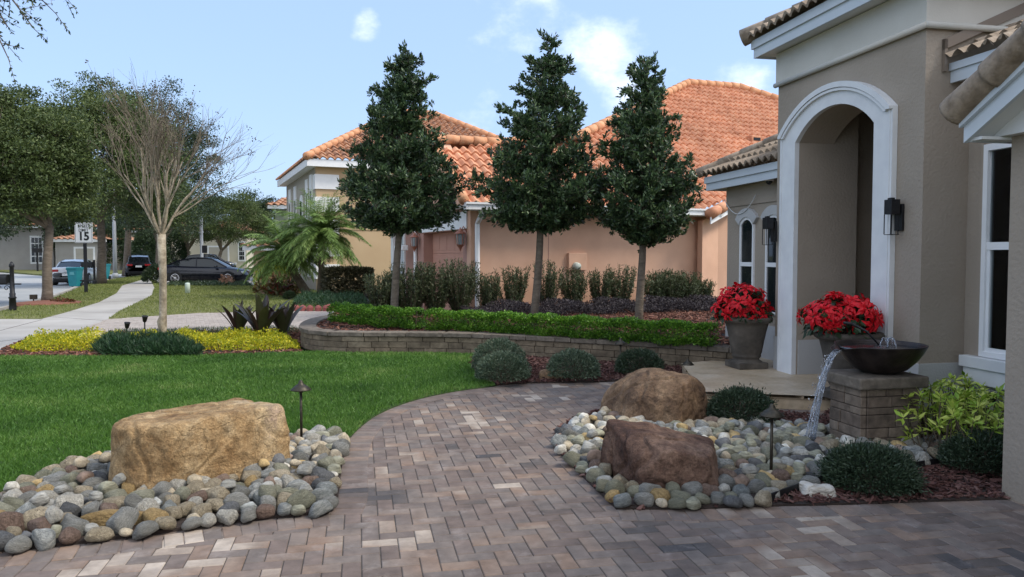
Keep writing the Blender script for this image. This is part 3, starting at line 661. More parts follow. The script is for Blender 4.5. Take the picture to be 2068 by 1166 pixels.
def small_window(b0, b1, z0, z1):
    m = MB(); o = arc(b0-.11, b1+.11, z1-.02, z1+.13, 10); i_ = arc(b0, b1, z1-.11, z1+.0, 10)
    V = []; k = len(o)
    for a in (LW-.05, LW-.001): V += [H(a, *p) for p in o]+[H(a, *p) for p in i_]
    F = []
    for j in range(k-1): F += [(j, j+1, k+j+1, k+j), (j, 2*k+j, 2*k+j+1, j+1), (k+j, k+j+1, 3*k+j+1, 3*k+j)]
    F += [(0, k, 3*k, 2*k), (k-1, 3*k-1, 4*k-1, 2*k-1)]; m.add(V, F)
    wn = obj('window', m, M['stucco_base'], hs)
    m = MB(); t = .04
    hb(m, LW-.03, LW-.001, b0, b0+t, z0, z1-.11); hb(m, LW-.03, LW-.001, b1-t, b1, z0, z1-.11); hb(m, LW-.035, LW-.001, b0+t, b1-t, z0, z0+t); hb(m, LW-.035, LW-.001, b0+t, b1-t, (z0+z1)/2-.03, (z0+z1)/2+.03)
    i2 = arc(b0, b1, z1-.11, z1, 10); i3 = arc(b0+t, b1-t, z1-.13, z1-t, 10); V = []
    for a in (LW-.03, LW-.001): V += [H(a, *p) for p in i2]+[H(a, *p) for p in i3]
    m.add(V, [q for j in range(10) for q in ((j, j+1, 11+j+1, 11+j), (11+j, 12+j, 34+j, 33+j))])
    obj('frame', m, M['white'], wn)
    m = MB(); pl = [(b0+t*.5, z0+t*.5)]+arc(b0+t*.5, b1-t*.5, z1-.12, z1-t*.6, 10)+[(b1-t*.5, z0+t*.5)]
    m.prism([H(LW-.012, *p) for p in pl], AX*.010); obj('pane', m, M['glass'], wn)
small_window(10.10, 10.51, .78, 2.16); small_window(9.36, 9.77, .78, 2.16)
# window wall
WA = 5.70; wb0, wb1, wz0, wz1 = 4.95, 6.10, .66, 2.62
m = MB()
hb(m, WA, WA+.2, 4.27, 6.309, 0, wz0); hb(m, WA, WA+.2, 4.27, 6.309, wz1, 3.3); hb(m, WA, WA+.2, wb1, 6.309, wz0, wz1); hb(m, WA, WA+.2, 4.27, wb0, wz0, wz1)
obj('bay_wall', m, M['stucco'], hs)
m = MB(); hb(m, WA-.012, WA-.0005, 4.28, 6.305, 0, .44); obj('bay_base_band', m, M['stucco_base'], hs)
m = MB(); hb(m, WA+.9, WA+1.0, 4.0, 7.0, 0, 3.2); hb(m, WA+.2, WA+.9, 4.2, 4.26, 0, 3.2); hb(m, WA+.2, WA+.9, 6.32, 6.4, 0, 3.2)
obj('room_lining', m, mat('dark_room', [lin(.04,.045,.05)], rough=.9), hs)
wn = obj('window', (lambda q: (hb(q, WA-.03, WA+.03, wb0, wb0+.05, wz0, wz1), hb(q, WA-.03, WA+.03, wb1-.05, wb1, wz0, wz1), hb(q, WA-.03, WA+.03, wb0+.05, wb1-.05, wz1-.06, wz1), hb(q, WA-.035, WA+.03, wb0+.05, wb1-.05, wz0, wz0+.05), hb(q, WA-.02, WA+.03, wb0+.05, wb1-.05, 1.65, 1.72), q)[-1])(MB()), M['white'], hs)
m = MB()
for (z0, z1) in ((wz0+.05, 1.65),):
    hb(m, WA-.01, WA+.02, wb1-.085, wb1-.05, z0, z1); hb(m, WA-.01, WA+.02, wb0+.05, wb0+.085, z0, z1); hb(m, WA-.01, WA+.02, wb0+.085, wb1-.085, z0, z0+.035)
obj('sash', m, M['white'], wn)
gm = bpy.data.materials.new('clear_window_glass'); gm.use_nodes = True; t_ = gm.node_tree; t_.nodes.clear()
o_ = t_.nodes.new('ShaderNodeOutputMaterial'); g1 = t_.nodes.new('ShaderNodeBsdfTransparent'); g1.inputs[0].default_value = (.85,.9,.9,1); g2 = t_.nodes.new('ShaderNodeBsdfGlossy'); g2.inputs['Roughness'].default_value = .03; fr = t_.nodes.new('ShaderNodeFresnel'); fr.inputs[0].default_value = 1.5; ms_ = t_.nodes.new('ShaderNodeMixShader')
t_.links.new(fr.outputs[0], ms_.inputs[0]); t_.links.new(g1.outputs[0], ms_.inputs[1]); t_.links.new(g2.outputs[0], ms_.inputs[2]); t_.links.new(ms_.outputs[0], o_.inputs[0])
m = MB(); hb(m, WA+.005, WA+.010, wb0+.04, wb1-.04, wz0+.04, 1.66); hb(m, WA+.012, WA+.017, wb0+.04, wb1-.04, 1.70, wz1-.05); obj('pane', m, gm, wn)
m = MB()
nf = 60
for j in range(nf):   # folded roman shade
    pass
for k in range(4):
    z = 2.5-.16*k; V = []
    for j in range(25):
        b = wb0+.06+(wb1-wb0-.32)*j/24; V += [H(WA+.07+.03*math.sin(j*.9+k), b, z), H(WA+.09+.03*math.sin(j*.9+k+1), b, z-.2-.02*math.sin(j*.5+k))]
    m.add(V, [(2*j, 2*j+1, 2*j+3, 2*j+2) for j in range(24)])
obj('curtain', m, mat('aqua_fabric', [lin(.4,.68,.6), lin(.55,.8,.72)], 8, .9), wn)
m = MB(); hb(m, WA-.10, WA, 4.5, 6.26, .55, .655); hb(m, WA-.075, WA-.0005, 4.5, 6.23, .40, .549)
obj('sill', m, M['trim'], wn, bevel=.006)
m = MB(); hb(m, WA-.03, WA-.001, wb1+.0, wb1+.03, wz0, wz1+.05); obj('side_casing', m, M['stucco'], hs)
EA = WA-.2
m = MB(); hb(m, EA, WA+.1, 4.27, 6.305, 3.24, 3.26); obj('bay_soffit', m, M['soffit'], hs)
m = MB(); hb(m, EA-.025, EA, 4.27, 6.305, 3.22, 3.33); hb(m, EA-.045, EA, 4.27, 6.305, 3.331, 3.40); obj('bay_fascia', m, M['fascia'], hs)
tile_plane('bay_roof_tiles', [H(EA-.1, 4.27, 3.43), H(EA-.1, 6.29, 3.43), H(EA+2.2, 6.29, 3.43+2.3*.45), H(EA+2.2, 4.27, 3.43+2.3*.45)], M['tile_tan'], hs, tw=.165, amp=.026)
m = MB(); p, q = H(EA-.12, 6.27, 3.52), H(EA+2.2, 6.27, 3.52+2.32*.45); m.prism([p, q, q+ZZ*.1, p+ZZ*.1], BX*.035); m.prism([p-ZZ*.2, p+ZZ*.1, p+ZZ*.1+AX*.03, p-ZZ*.2+AX*.03], BX*.035)
obj('flashing', m, mat('tan_flashing', [lin(.2,.16,.125)], rough=.5), hs)
# near garage wing on the right
NA, NB = 4.17, 4.26; e, g = .255, .12; sl_ = .56
ncs = [(NB, 2.42), (.2, 2.42+(NB-.2)*sl_), (-3.5, 2.42), (-3.5, 0), (NB, 0)]
m = MB(); m.prism([H(NA, b, z) for b, z in ncs], AX*.25); hb(m, NA+.25, 8, NB-.25, NB, 0, 2.42)
obj('garage_wing_wall', m, M['stucco'], hs)
m = MB(); c0 = lambda b, z: H(NA-e, b, z)
zb = lambda b: 2.34+(NB+g-b)*sl_
m.prism([H(NA-e, NB+g, zb(NB+g)), H(NA-e, .2, zb(.2)), H(NA-e, .2, zb(.2)+.16), H(NA-e, NB+g, zb(NB+g)+.16)], AX*.03)
m.prism([H(NA-e-.03, NB+g+.01, zb(NB+g)+.10), H(NA-e-.03, .2, zb(.2)+.105), H(NA-e-.03, .2, zb(.2)+.185), H(NA-e-.03, NB+g+.01, zb(NB+g)+.175)], AX*.028)
hb(m, NA-e+.031, 8, NB+g-.03, NB+g, 2.345, 2.52)
obj('rake_board', m, M['fascia'], hs)
m = MB(); V = [H(NA-e+.03, NB+g-.031, zb(NB+g)+.03), H(NA-.001, NB+g-.031, zb(NB+g)+.03), H(NA-.001, .2, zb(.2)+.03), H(NA-e+.03, .2, zb(.2)+.03)]
m.prism(V, ZZ*.015); obj('rake_soffit', m, M['soffit'], hs); m = MB()
for k in range(30):   # vinyl joints
    b = NB+g-.25*k-.2
    m.prism([H(NA-e+.035, b, zb(b)+.026), H(NA-.003, b, zb(b)+.026), H(NA-.003, b-.012, zb(b-.012)+.026), H(NA-e+.035, b-.012, zb(b-.012)+.026)], ZZ*.003)
tag(obj('soffit_joints', m, M['soffit'], hs), kind='stuff'); m = MB(); hb(m, NA-e+.032, 8, NB+.002, NB+g-.032, 2.35, 2.37)
m.prism([H(NA-.002, NB+g-.04, 2.372), H(NA-.002, NB-.25, 2.372), H(NA-.002, NB-.25, zb(NB-.25)+.02)], -AX*.08)
obj('eave_return', m, M['soffit'], hs)
m = MB(); p = H(NA-e-.02, NB+g+.07, zb(NB+g+.07)+.25); q = H(NA-e-.02, .2, zb(.2)+.25); D = np.linalg.norm(q-p); d = (q-p)/D; nseg = int(D/.36)
for i in range(nseg):
    a = p+d*.36*i; m.tube([a, a+d*.02, a+d*.36, a+d*.40], [.103, .105, .088, .086], 18)
obj('rake_barrel_tiles', m, M['tile_tan'], hs, smooth=True)
tile_plane('garage_wing_tiles', [H(8, NB+g+.1, zb(NB+g+.1)+.24), H(NA-e, NB+g+.1, zb(NB+g+.1)+.24), H(NA-e, .2, zb(.2)+.24), H(8, .2, zb(.2)+.24)], M['tile_tan'], hs, tw=.165, amp=.026)
# porch slab and travertine
pps = [H(3.60,7.52), H(4.68,7.02), H(5.22,6.78), H(5.60,8.8), H(5.59,9.95), H(4.25,9.55)]
struct('porch_slab', (lambda q: (q.prism([p for p in pps], ZZ*.113), hb(q, 5.22, 7.7, 6.95, 8.38, 0, .11), q)[-1])(MB()), M['travertine'])
m = MB()
for i in range(-12, 12):
    for k in range(-8, 12):
        o = H(4.5+i*.405+(k % 2)*.2, 7.0+k*.405, .114); m.box(o+AX*.002+BX*.002, AX*.401, BX*.401, ZZ*.036)
cc = sum(pps)/len(pps)
clip_mesh(m, 'porch_paving', [p+(p-cc)*.012 for p in pps], None, M['travertine']); tag(bpy.data.objects['porch_paving'], kind='structure')
m = MB()
for i in range(6):
    for k in range(4): hb(m, 5.24+i*.405, 5.24+i*.405+.4, 6.96+k*.357, 6.96+k*.357+.353, .112, .149)
struct('entry_paving', m, M['travertine'])

# ================================================================== ORANGE HOUSE
oh = thing('peach_house', 'peach stucco house with big orange barrel tile roof and white gutter beyond the three trees', 'house', G(0, 0))
def gb(m, s0, s1, t0, t1, z0, z1): m.box(G(s0, t0, z0), SX*(s1-s0), TX*(t1-t0), ZZ*(z1-z0))
ts = .70; ez = 2.78; RN = nrm(np.cross(SX, TX+ZZ*ts)); RN = RN if RN[2] > 0 else -RN; R0 = G(0, -.4, ez)
rp = lambda u, v: PP(u, v, R0, RN)
def onroof(s, t): return G(s, t, ez+ts*(t+.4))
m = MB(); gb(m, .0, 8.2, 0, .25, 0, 2.75); m.prism([G(0, 0, 2.75), G(0, 4.4, 2.75), G(0, 2.0, 4.4)], SX*.2)
gb(m, .45, 8, .25, 4.6, 0, 2.74); obj('side_wall', m, M['orange'], oh)
m = MB(); gb(m, 0, .4, .251, .5, 0, 2.74); gb(m, 0, .4, 3.7, 4.5, 0, 2.74); gb(m, 0, .4, .5, 3.7, 2.2, 2.74); gb(m, .55, 3, 4.6, 9.4, 0, 2.74)
obj('front_wall', m, M['peach_shaded'], oh)
m = MB(); gb(m, -.03, -.001, .2, 3.95, 2.22, 2.62); obj('header_trim', m, M['white'], oh); m = MB(); gb(m, .47, .549, 8.8, 9.1, 0, 2.74); obj('corner_trim', m, M['white'], oh)
m = MB()
for k in range(4): gb(m, .26, .30, .5, 3.7, .02+k*.545, .02+k*.545+.54)
gd = obj('garage_door', m, M['orange_dark'], oh, bevel=.006)
m = MB()
for k in range(4):
    for j in range(5): gb(m, .252, .2595, .58+j*.63, .58+j*.63+.52, .10+k*.545, .10+k*.545+.38)
obj('door_panels', m, M['orange_dark'], gd, bevel=.004)
wn = obj('window', (lambda q: (gb(q, .50, .549, 7.5, 7.6, .35, 2.45), gb(q, .50, .549, 8.5, 8.6, .35, 2.45), gb(q, .50, .549, 7.6, 8.5, 2.35, 2.45), gb(q, .48, .549, 7.45, 8.65, .22, .349), gb(q, .51, .549, 8.02, 8.08, .35, 2.35), q)[-1])(MB()), M['white'], oh)
obj('pane', (lambda q: (gb(q, .53, .548, 7.6, 8.02, .35, 2.35), gb(q, .53, .548, 8.08, 8.5, .35, 2.35), q)[-1])(MB()), mat('pale_window_blinds', [lin(.45,.48,.52), lin(.55,.58,.6)], 3, .25), wn)
m = MB(); gb(m, -.3, 6.75, -.52, -.4, 2.62, 2.77); gb(m, -.3, 6.75, -.40, -.37, 2.60, 2.72); gb(m, -.3, 6.75, -.55, -.515, 2.735, 2.78)
gt = obj('gutter', m, M['white'], oh)
m = MB(); gb(m, -.27, 6.8, -.37, 0, 2.70, 2.72); gb(m, -.27, 0, 0, 4.6, 2.70, 2.72); obj('eave_soffit', m, M['white'], oh)
def spout(p0, w_=.05, z0=0.1):
    m = MB(); s0, t0, z1 = p0
    m.tube([G(s0, t0-.42, z1+.05), G(s0, t0-.42, z1-.05), G(s0, t0-.25, z1-.17), G(s0, t0-.07, z1-.30), G(s0, t0-.07, z0)], [w_*1.1]*5, 8)
    obj('downspout', m, M['white'], oh, smooth=False)
spout((.14, 0, 2.62), .055)
m = MB(); m.tube([G(-.06, 4.3, 2.7), G(-.06, 4.3, .1)], .05, 8); obj('downspout', m, M['white'], oh)
m = MB(); gb(m, 1.98, 1.995, -.006, -.0005, 0, 2.7); obj('wall_conduit', m, M['peach_shaded'], oh)
e0 = onroof(-.3, -.42); eR = rp(1434, 437); eM = rp(1172, 430)
tL = 2.02
eav = lambda s: onroof(s, -.42)
sM = np.dot(eM-OO, SX); sR = np.dot(eR-OO, SX)
topM = rp(1172, 277); tM = np.dot(topM-OO, TX)
ridL = onroof(-.3, tL); 
tile_plane('roof_tiles', [e0, eav(sM), topM, rp(1010, 292), ridL], M['tile_or'], oh, org=e0, eave=SX, tw=.235, tl=.34, amp=.04, step=.045)
big = [eav(sM), eav(sR), rp(1600, 345), rp(1600, 212), rp(1492, 178), rp(1390, 170), topM]
tile_plane('roof_tiles', big, M['tile_or'], oh, org=e0, eave=SX, tw=.235, tl=.34, amp=.04, step=.045)
m = MB(); up = ZZ*.05
caps(m, ridL+up, rp(1010, 292)+up, .13); caps(m, rp(1010, 292)+up, topM+up, .13); caps(m, topM+up, rp(1390, 170)+up, .15, .45); caps(m, rp(1390, 170)+up, rp(1492, 178)+up, .15, .45); caps(m, rp(1492, 178)+up, rp(1600, 212)+up, .15, .45)
caps(m, e0+up, ridL+up, .12)
obj('ridge_caps', m, M['tile_or_cap'], oh, smooth=True)
m = MB(); caps(m, eR+up, rp(1600, 345)+up, .15, .5); obj('rake_caps', m, M['tile_or'], oh, smooth=True)
m = MB(); a, b = eR-ZZ*.03, rp(1600, 345)-ZZ*.03; m.prism([a, b, b-ZZ*.17, a-ZZ*.17], -TX*.04)
obj('rake_board', m, M['white'], oh)
m = MB(); b_ = rp(1600, 345); m.prism([eR*np.array((1,1,0))+TX*.3, b_*np.array((1,1,0))+TX*.3, b_-ZZ*.1+TX*.3, eR-ZZ*.1+TX*.3], TX*.2); m.box(G(8.2, 0, 0), SX*7, TX*.25, ZZ*2.7)
obj('side_wall', m, M['orange'], oh)
m = MB(); T_ = [rp(1390,170), rp(1492,178), rp(1600,212)]; back = [q+TX*7-ZZ*4.5 for q in T_]; fl = topM+TX*9-ZZ*.5
fl[2] = 2.9
V = [topM]+T_+back+[fl, ridL, ridL+TX*2.4-ZZ*1.65, topM+TX*1-ZZ*1.0]
m.add([v-ZZ*.03 for v in V], [(0,1,7),(1,4,7),(1,2,5,4),(2,3,6,5),(8,0,10,9)]); obj('rear_roof', m, M['tile_or'], oh)
# low front roof facing the street between the garage gable and the far corner
tile_plane('front_roof_tiles', [G(.2, 9.6, 2.8), G(.2, 4.0, 2.8), G(3.0, 4.0, 4.5), G(3.0, 9.6, 4.5)], M['tile_or'], oh, tw=.235, amp=.04)
m = MB(); gb(m, .1, .2, 4.0, 9.6, 2.62, 2.78); gb(m, .2, .6, 4.2, 9.6, 2.74, 2.76); obj('front_gutter', m, M['white'], oh)
vt = thing('roof_vent', 'small orange vent hood high on the right side of the peach house roof', 'roof vent', rp(1528, 290))
m = MB(); c = rp(1528, 288); m.box(c-SX*.2+RN*.03-ZZ*.05, SX*.4, TX*.5, ZZ*.25); vb = obj('vent_cover', m, M['tile_or'], vt, bevel=.03)
m = MB(); m.box(c-SX*.14+RN*.03-TX*.006+ZZ*.03, SX*.28, TX*.004, ZZ*.1); obj('opening', m, M['black'], vt)

# ================================================================== TAN TWO-STOREY HOUSE
EC = PY(640, 516, 34.0); EC[2] = 0
T2 = lambda s, t, z=0.0: EC+SX*s+TX*t+ZZ*z
def t2b(m, s0, s1, t0, t1, z0, z1): m.box(T2(s0, t0, z0), SX*(s1-s0), TX*(t1-t0), ZZ*(z1-z0))
th = thing('tan_house', 'two storey tan stucco house with white quoins and brown tile roof behind the palm', 'house', EC)
m = MB(); t2b(m, 0, 12, 0, .3, 0, 5.55); obj('front_wall', m, M['tan'], th)
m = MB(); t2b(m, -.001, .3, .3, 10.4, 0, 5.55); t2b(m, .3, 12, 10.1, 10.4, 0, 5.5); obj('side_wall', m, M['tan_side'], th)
m = MB()
for k in range(5): t2b(m, -.06, 1.0, -.06, -.001, 5.3-1.0*k-.75, 5.3-1.0*k-.1); t2b(m, -.06, -.002, 0, .6, 5.3-1.0*k-.75, 5.3-1.0*k-.1)
obj('quoins', m, M['white'], th)
m = MB(); t2b(m, -.45, 12.4, -.45, -.38, 5.5, 5.82); t2b(m, -.45, -.38, -.38, 10.8, 5.5, 5.82); t2b(m, -.38, 12, -.38, 0, 5.52, 5.55); t2b(m, -.38, 0, 0, 10.8, 5.52, 5.55)
obj('fascia', m, M['white'], th)
m = MB(); t2b(m, .3, 12, -.03, -.001, 2.75, 2.85); obj('string_course', m, M['tan'], th)
for (t0, w_, z0, z1) in ((1.0, .7, 3.3, 5.3), (2.3, .7, 3.3, 5.2), (6.3, .8, 3.3, 5.2), (8.4, .8, 3.3, 5.2), (1.4,1.2,.6,2.4), (5.5,1.5,.3,2.4)):
    m = MB(); t2b(m, -.05, -.002, t0, t0+.1, z0, z1); t2b(m, -.05, -.002, t0+w_-.1, t0+w_, z0, z1); t2b(m, -.05, -.002, t0+.1, t0+w_-.1, z1-.75, z1); t2b(m, -.05, -.002, t0+.1, t0+w_-.1, z0, z0+.1)
    wn = obj('window', m, M['white'], th)
    m = MB(); t2b(m, -.03, -.003, t0+.1, t0+w_-.1, z0+.1, z1-.75); obj('pane', m, M['glass'], wn)
m = MB(); pl = arc(4.0, 4.9, 3.9, 4.6, 10); m.prism([T2(-.05, *p) for p in [(4.0,3.2)]+pl+[(4.9,3.2)]], SX*.045); wn = obj('window', m, M['white'], th)
m = MB(); pl = arc(4.15, 4.75, 3.85, 4.3, 10); m.prism([T2(-.06, *p) for p in [(4.15,3.3)]+pl+[(4.75,3.3)]], SX*.009); obj('pane', m, M['glass'], wn)
rz = 5.85; s0, s1, t0, t1 = -.5, 12.9, -.5, 10.9; hh_ = (t1-t0)/2; pz = rz+hh_*.58
pa, pb = T2(s0+hh_, t0+hh_, pz), T2(s1-hh_, t0+hh_, pz)
tile_plane('roof_tiles', [T2(s0, t0, rz), T2(s1, t0, rz), pb, pa], M['tile_br'], th, tw=.33, tl=.42, amp=.055, step=.06)
tile_plane('roof_tiles', [T2(s0, t1, rz), T2(s0, t0, rz), pa], M['tile_br'], th, tw=.33, tl=.42, amp=.055, step=.06)
tile_plane('roof_tiles', [T2(s1, t0, rz), T2(s1, t1, rz), pb], M['tile_br'], th, tw=.33, tl=.42, amp=.055, step=.06)
m = MB(); caps(m, T2(s0, t0, rz)+ZZ*.05, pa+ZZ*.08, .18, .5); caps(m, pa+ZZ*.08, pb+ZZ*.08, .18, .5); caps(m, pb+ZZ*.08, T2(s1, t0, rz)+ZZ*.05, .18, .5)
obj('hip_caps', m, M['tile_or_cap'], th, smooth=True)

# far houses
def far_house(nm, label, u0, u1, Y, h, mt, roofm, ridge, garage=None, wins=(), rot=0.0):
    a, b = PY(u0, 516, Y), PY(u1, 516, Y*(1+rot)); a[2] = b[2] = 0; W_ = np.linalg.norm(b-a); d = (b-a)/W_; n_ = np.array((-d[1], d[0], 0))
    L_ = lambda s, t, z: a+d*s*W_+n_*t+ZZ*z
    o = thing('far_house', label, 'house', a)
    m = MB(); m.box(a, d*W_, n_*9, ZZ*h); obj('wall', m, mt, o)
    m = MB(); m.box(L_(0, -.5, h)-d*.5, d*(W_+1), n_*.12, ZZ*.3); obj('fascia', m, M['white'], o)
    z = h+.3; tile_plane('roof', [L_(0,-.6,z)-d*.6, L_(1,-.6,z)+d*.6, L_(1,4.5,z+ridge)-d*3*min(1, W_/9), L_(0,4.5,z+ridge)+d*3*min(1, W_/9)], roofm, o, tw=.6, tl=.7, amp=.08, step=.08, res=5)
    m = MB(); q = [L_(0,-.6,z)-d*.6, L_(0,4.5,z+ridge)+d*3*min(1, W_/9), L_(0,9.6,z)-d*.6]; m.add(q, [(0,1,2)]); q = [L_(1,-.6,z)+d*.6, L_(1,4.5,z+ridge)-d*3*min(1, W_/9), L_(1,9.6,z)+d*.6]; m.add(q, [(0,1,2)]); obj('hip', m, roofm, o)
    if garage:
        s0, s1, gh = garage; m = MB(); w_ = (s1-s0)*W_; m.box(L_(s0, -.04, 0)-d*.2, d*.2, n_*.038, ZZ*(gh+.2)); m.box(L_(s1, -.04, 0), d*.2, n_*.038, ZZ*(gh+.2)); m.box(L_(s0, -.04, gh), d*w_, n_*.038, ZZ*.2)
        g_ = obj('garage_surround', m, M['white'], o); m = MB()
        for k in range(4): m.box(L_(s0, -.02, k*gh/4+.02), d*w_, n_*.018, ZZ*(gh/4-.03))
        obj('garage_door', m, mat('garage_door_paint', [lin(.42,.39,.34)], rough=.6), o)
    for (s0, s1, z0, z1) in wins:
        m = MB(); w_ = (s1-s0)*W_; m.box(L_(s0, -.06, z0)-d*.15-ZZ*.15, d*(w_+.3), n_*.055, ZZ*(z1-z0+.3)); wn = obj('window', m, M['white'], o)
        m = MB(); nx_, nz_ = 3, 4
        for i in range(nx_):
            for k in range(nz_): m.box(L_(s0, -.075, z0)+d*(w_*(i+.08)/nx_)+ZZ*((z1-z0)*(k+.08)/nz_), d*w_*.84/nx_, n_*.012, ZZ*(z1-z0)*.84/nz_)
        obj('pane', m, M['glass'], wn)
    return o
wg = mat('far_grey_wall', [lin(.33,.31,.29), lin(.38,.36,.34)], 1, .9); wc = mat('far_cream_wall', [lin(.50,.46,.36), lin(.55,.5,.4)], 1, .9)
far_house('a', 'grey house with tall white gridded window behind the leftmost oak trunk', -60, 108, 84, 4.6, wg, M['tile_br'], 3, None, [(.74,.87,.8,3.6)])
far_house('b', 'beige house with single garage door right behind the white car', 112, 210, 80, 3.0, wg, M['tile_br'], .8, (.42,.78,2.3))
far_house('c', 'pale house with narrow white windows above the dark parked suv', 262, 345, 100, 4.6, wc, M['tile_br'], 3, None, [(.2,.32,.6,3.2),(.66,.8,.6,3.2)])
far_house('d', 'cream house with wide garage doors directly behind the black sedan', 352, 498, 95, 4.3, wc, M['tile_br'], 1.4, (.48,.74,2.6), [(.9,.97,1,3.2)])
far_house('e', 'grey green house with brown tiled roof peeking over trees left of tan house', 557, 640, 66, 5.6, mat('sage_wall', [lin(.22,.24,.2)], rough=.9), M['tile_br'], 1.6)
far_house('f', 'low tan house wall visible behind the palm fronds and croton bed', 512, 600, 47, 1.9, M['tan'], M['tile_br'], .5)
# ================================================================== ROCKS
from mathutils import noise as mno
def fbm(p, s, oct_=4):
    v = 0; a = 1
    for _ in range(oct_): v += a*mno.noise(Vector(p)*s); s *= 2.1; a *= .5
    return v
def ico(sub):
    bm = bmesh.new(); bmesh.ops.create_icosphere(bm, subdivisions=sub, radius=1)
    v = np.array([q.co[:] for q in bm.verts]); f = [tuple(x.index for x in q.verts) for q in bm.faces]; bm.free(); return v, f
def polytope(planes, p, sub, amp, scale, seed, oct_=4, ridged=0):
    D, F = ico(sub); D = nrm(D); s = np.zeros(len(D))
    for (nx_, ny_, nz_, d) in planes:
        n_ = nrm(np.array((nx_, ny_, nz_))); s += np.maximum(0, D@n_/d)**p
    R = s**(-1/p); V = D*R[:, None]
    off = np.array((seed*3.1, seed*1.7, -seed*2.3))
    h = np.array([fbm(q+off, scale, oct_) for q in V])
    if ridged: h -= ridged*np.array([max(0, .12-abs(mno.noise(Vector((q+off)*scale*.9))))/.12 for q in V])
    return V+D*(h*amp)[:, None], F
def boulder(name, label, c, planes, p, mt, amp=.02, scale=3.5, seed=1, ridged=.6):
    V, F = polytope(planes, p, 7, amp, scale, seed, 7, ridged)
    m = MB(); m.add(V+np.asarray(c), F); o = obj(name, m, mt, smooth=True, loc=(c[0], c[1], 0)); return tag(o, label, 'boulder')
def boulder_mat(name, cols, dark, sc, lowdark):
    return rock_mat(name, cols, sc, .55, 75, 1.0, .03, crack=2.3)
M['b1'] = boulder_mat('golden_sandstone', [lin(.16,.085,.038), lin(.30,.18,.08), lin(.42,.28,.14), lin(.53,.39,.225), lin(.44,.32,.23)], None, 2.6, 0)
M['b2'] = boulder_mat('brown_sandstone', [lin(.06,.036,.026), lin(.18,.11,.065), lin(.30,.195,.115), lin(.40,.28,.175)], None, 2.4, 0)
M['b3'] = boulder_mat('red_brown_stone', [lin(.04,.022,.018), lin(.11,.06,.042), lin(.20,.12,.083), lin(.34,.22,.155)], None, 2.8, 0)
boulder('boulder', 'large golden tan blocky boulder on the river rocks beside the lawn', (-2.28, 5.46, .17),
        [(.73,-.68,.03,.37),(-.60,-.80,.04,.56),(-.73,.68,.05,.36),(.66,.75,.10,.56),(-.05,.02,1,.315),(-.1,-.1,-1,.4),(.1,-1,.0,.49),(-.95,-.1,.04,.52)], 12, M['b1'], .022, 3.2, 1.3, .8)
boulder('boulder', 'rounded brown boulder at the back of the rock bed beside the porch', (1.44, 7.30, .13),
        [(-.9,-.3,.15,.42),(-.35,-.9,.25,.38),(.75,-.65,.05,.36),(.95,.25,.0,.46),(0,1,.1,.38),(.05,.05,1,.36),(-.62,-.2,.7,.36),(.6,.1,.8,.44),(0,0,-1,.3),(-.1,-.6,.8,.41)], 8, M['b2'], .035, 3.4, 4.2, .6)
boulder('boulder', 'angular reddish brown boulder in front of the rounded brown one', (1.07, 5.36, .10),
        [(-.95,-.30,.02,.33),(.10,-1,.08,.39),(.95,-.25,.30,.37),(.3,.95,.1,.32),(-.30,.95,.1,.32),(.20,-.05,1,.225),(-.25,-.35,.9,.33),(0,0,-1,.3),(-.45,-.9,.1,.42),(-.6,-.6,.5,.39)], 24, M['b3'], .022, 4.2, 7.7, 1.0)
boulder('small_boulder', 'small smooth brown rock on the mulch between two round bushes', (*P(1114,768)[:2], .045), [(1,0,0,.17),(-1,0,0,.17),(0,1,0,.11),(0,-1,0,.11),(0,0,1,.10),(0,0,-1,.1)], 3, M['b2'], .012, 6, 3, 0)
M['whiterock'] = mat('pale_layered_rock', [lin(.3,.26,.2), lin(.5,.46,.4), lin(.52,.5,.45)], 9, .85, .6, 30, stretch=(1,1,4))
boulder('flat_rock', 'flat whitish layered rock on the mulch beside the black edging', (*P(1650,1003)[:2], .035), [(1,0,0,.115),(-1,0,.2,.11),(0,1,0,.075),(0,-1,.1,.075),(.1,0,1,.05),(0,0,-1,.05)], 5, M['whiterock'], .014, 9, 5, .8)
boulder('small_boulder', 'pale yellow rock half buried in the yellow groundcover left of the bare tree', (*P(190,697)[:2], .09), [(1,0,0,.26),(-1,0,0,.26),(0,1,0,.18),(0,-1,0,.18),(0,0,1,.14),(0,0,-1,.1)], 3, mat('pale_yellow_rock', [lin(.42,.38,.16), lin(.55,.5,.3)], 5, .9), .02, 5, 6, 0)
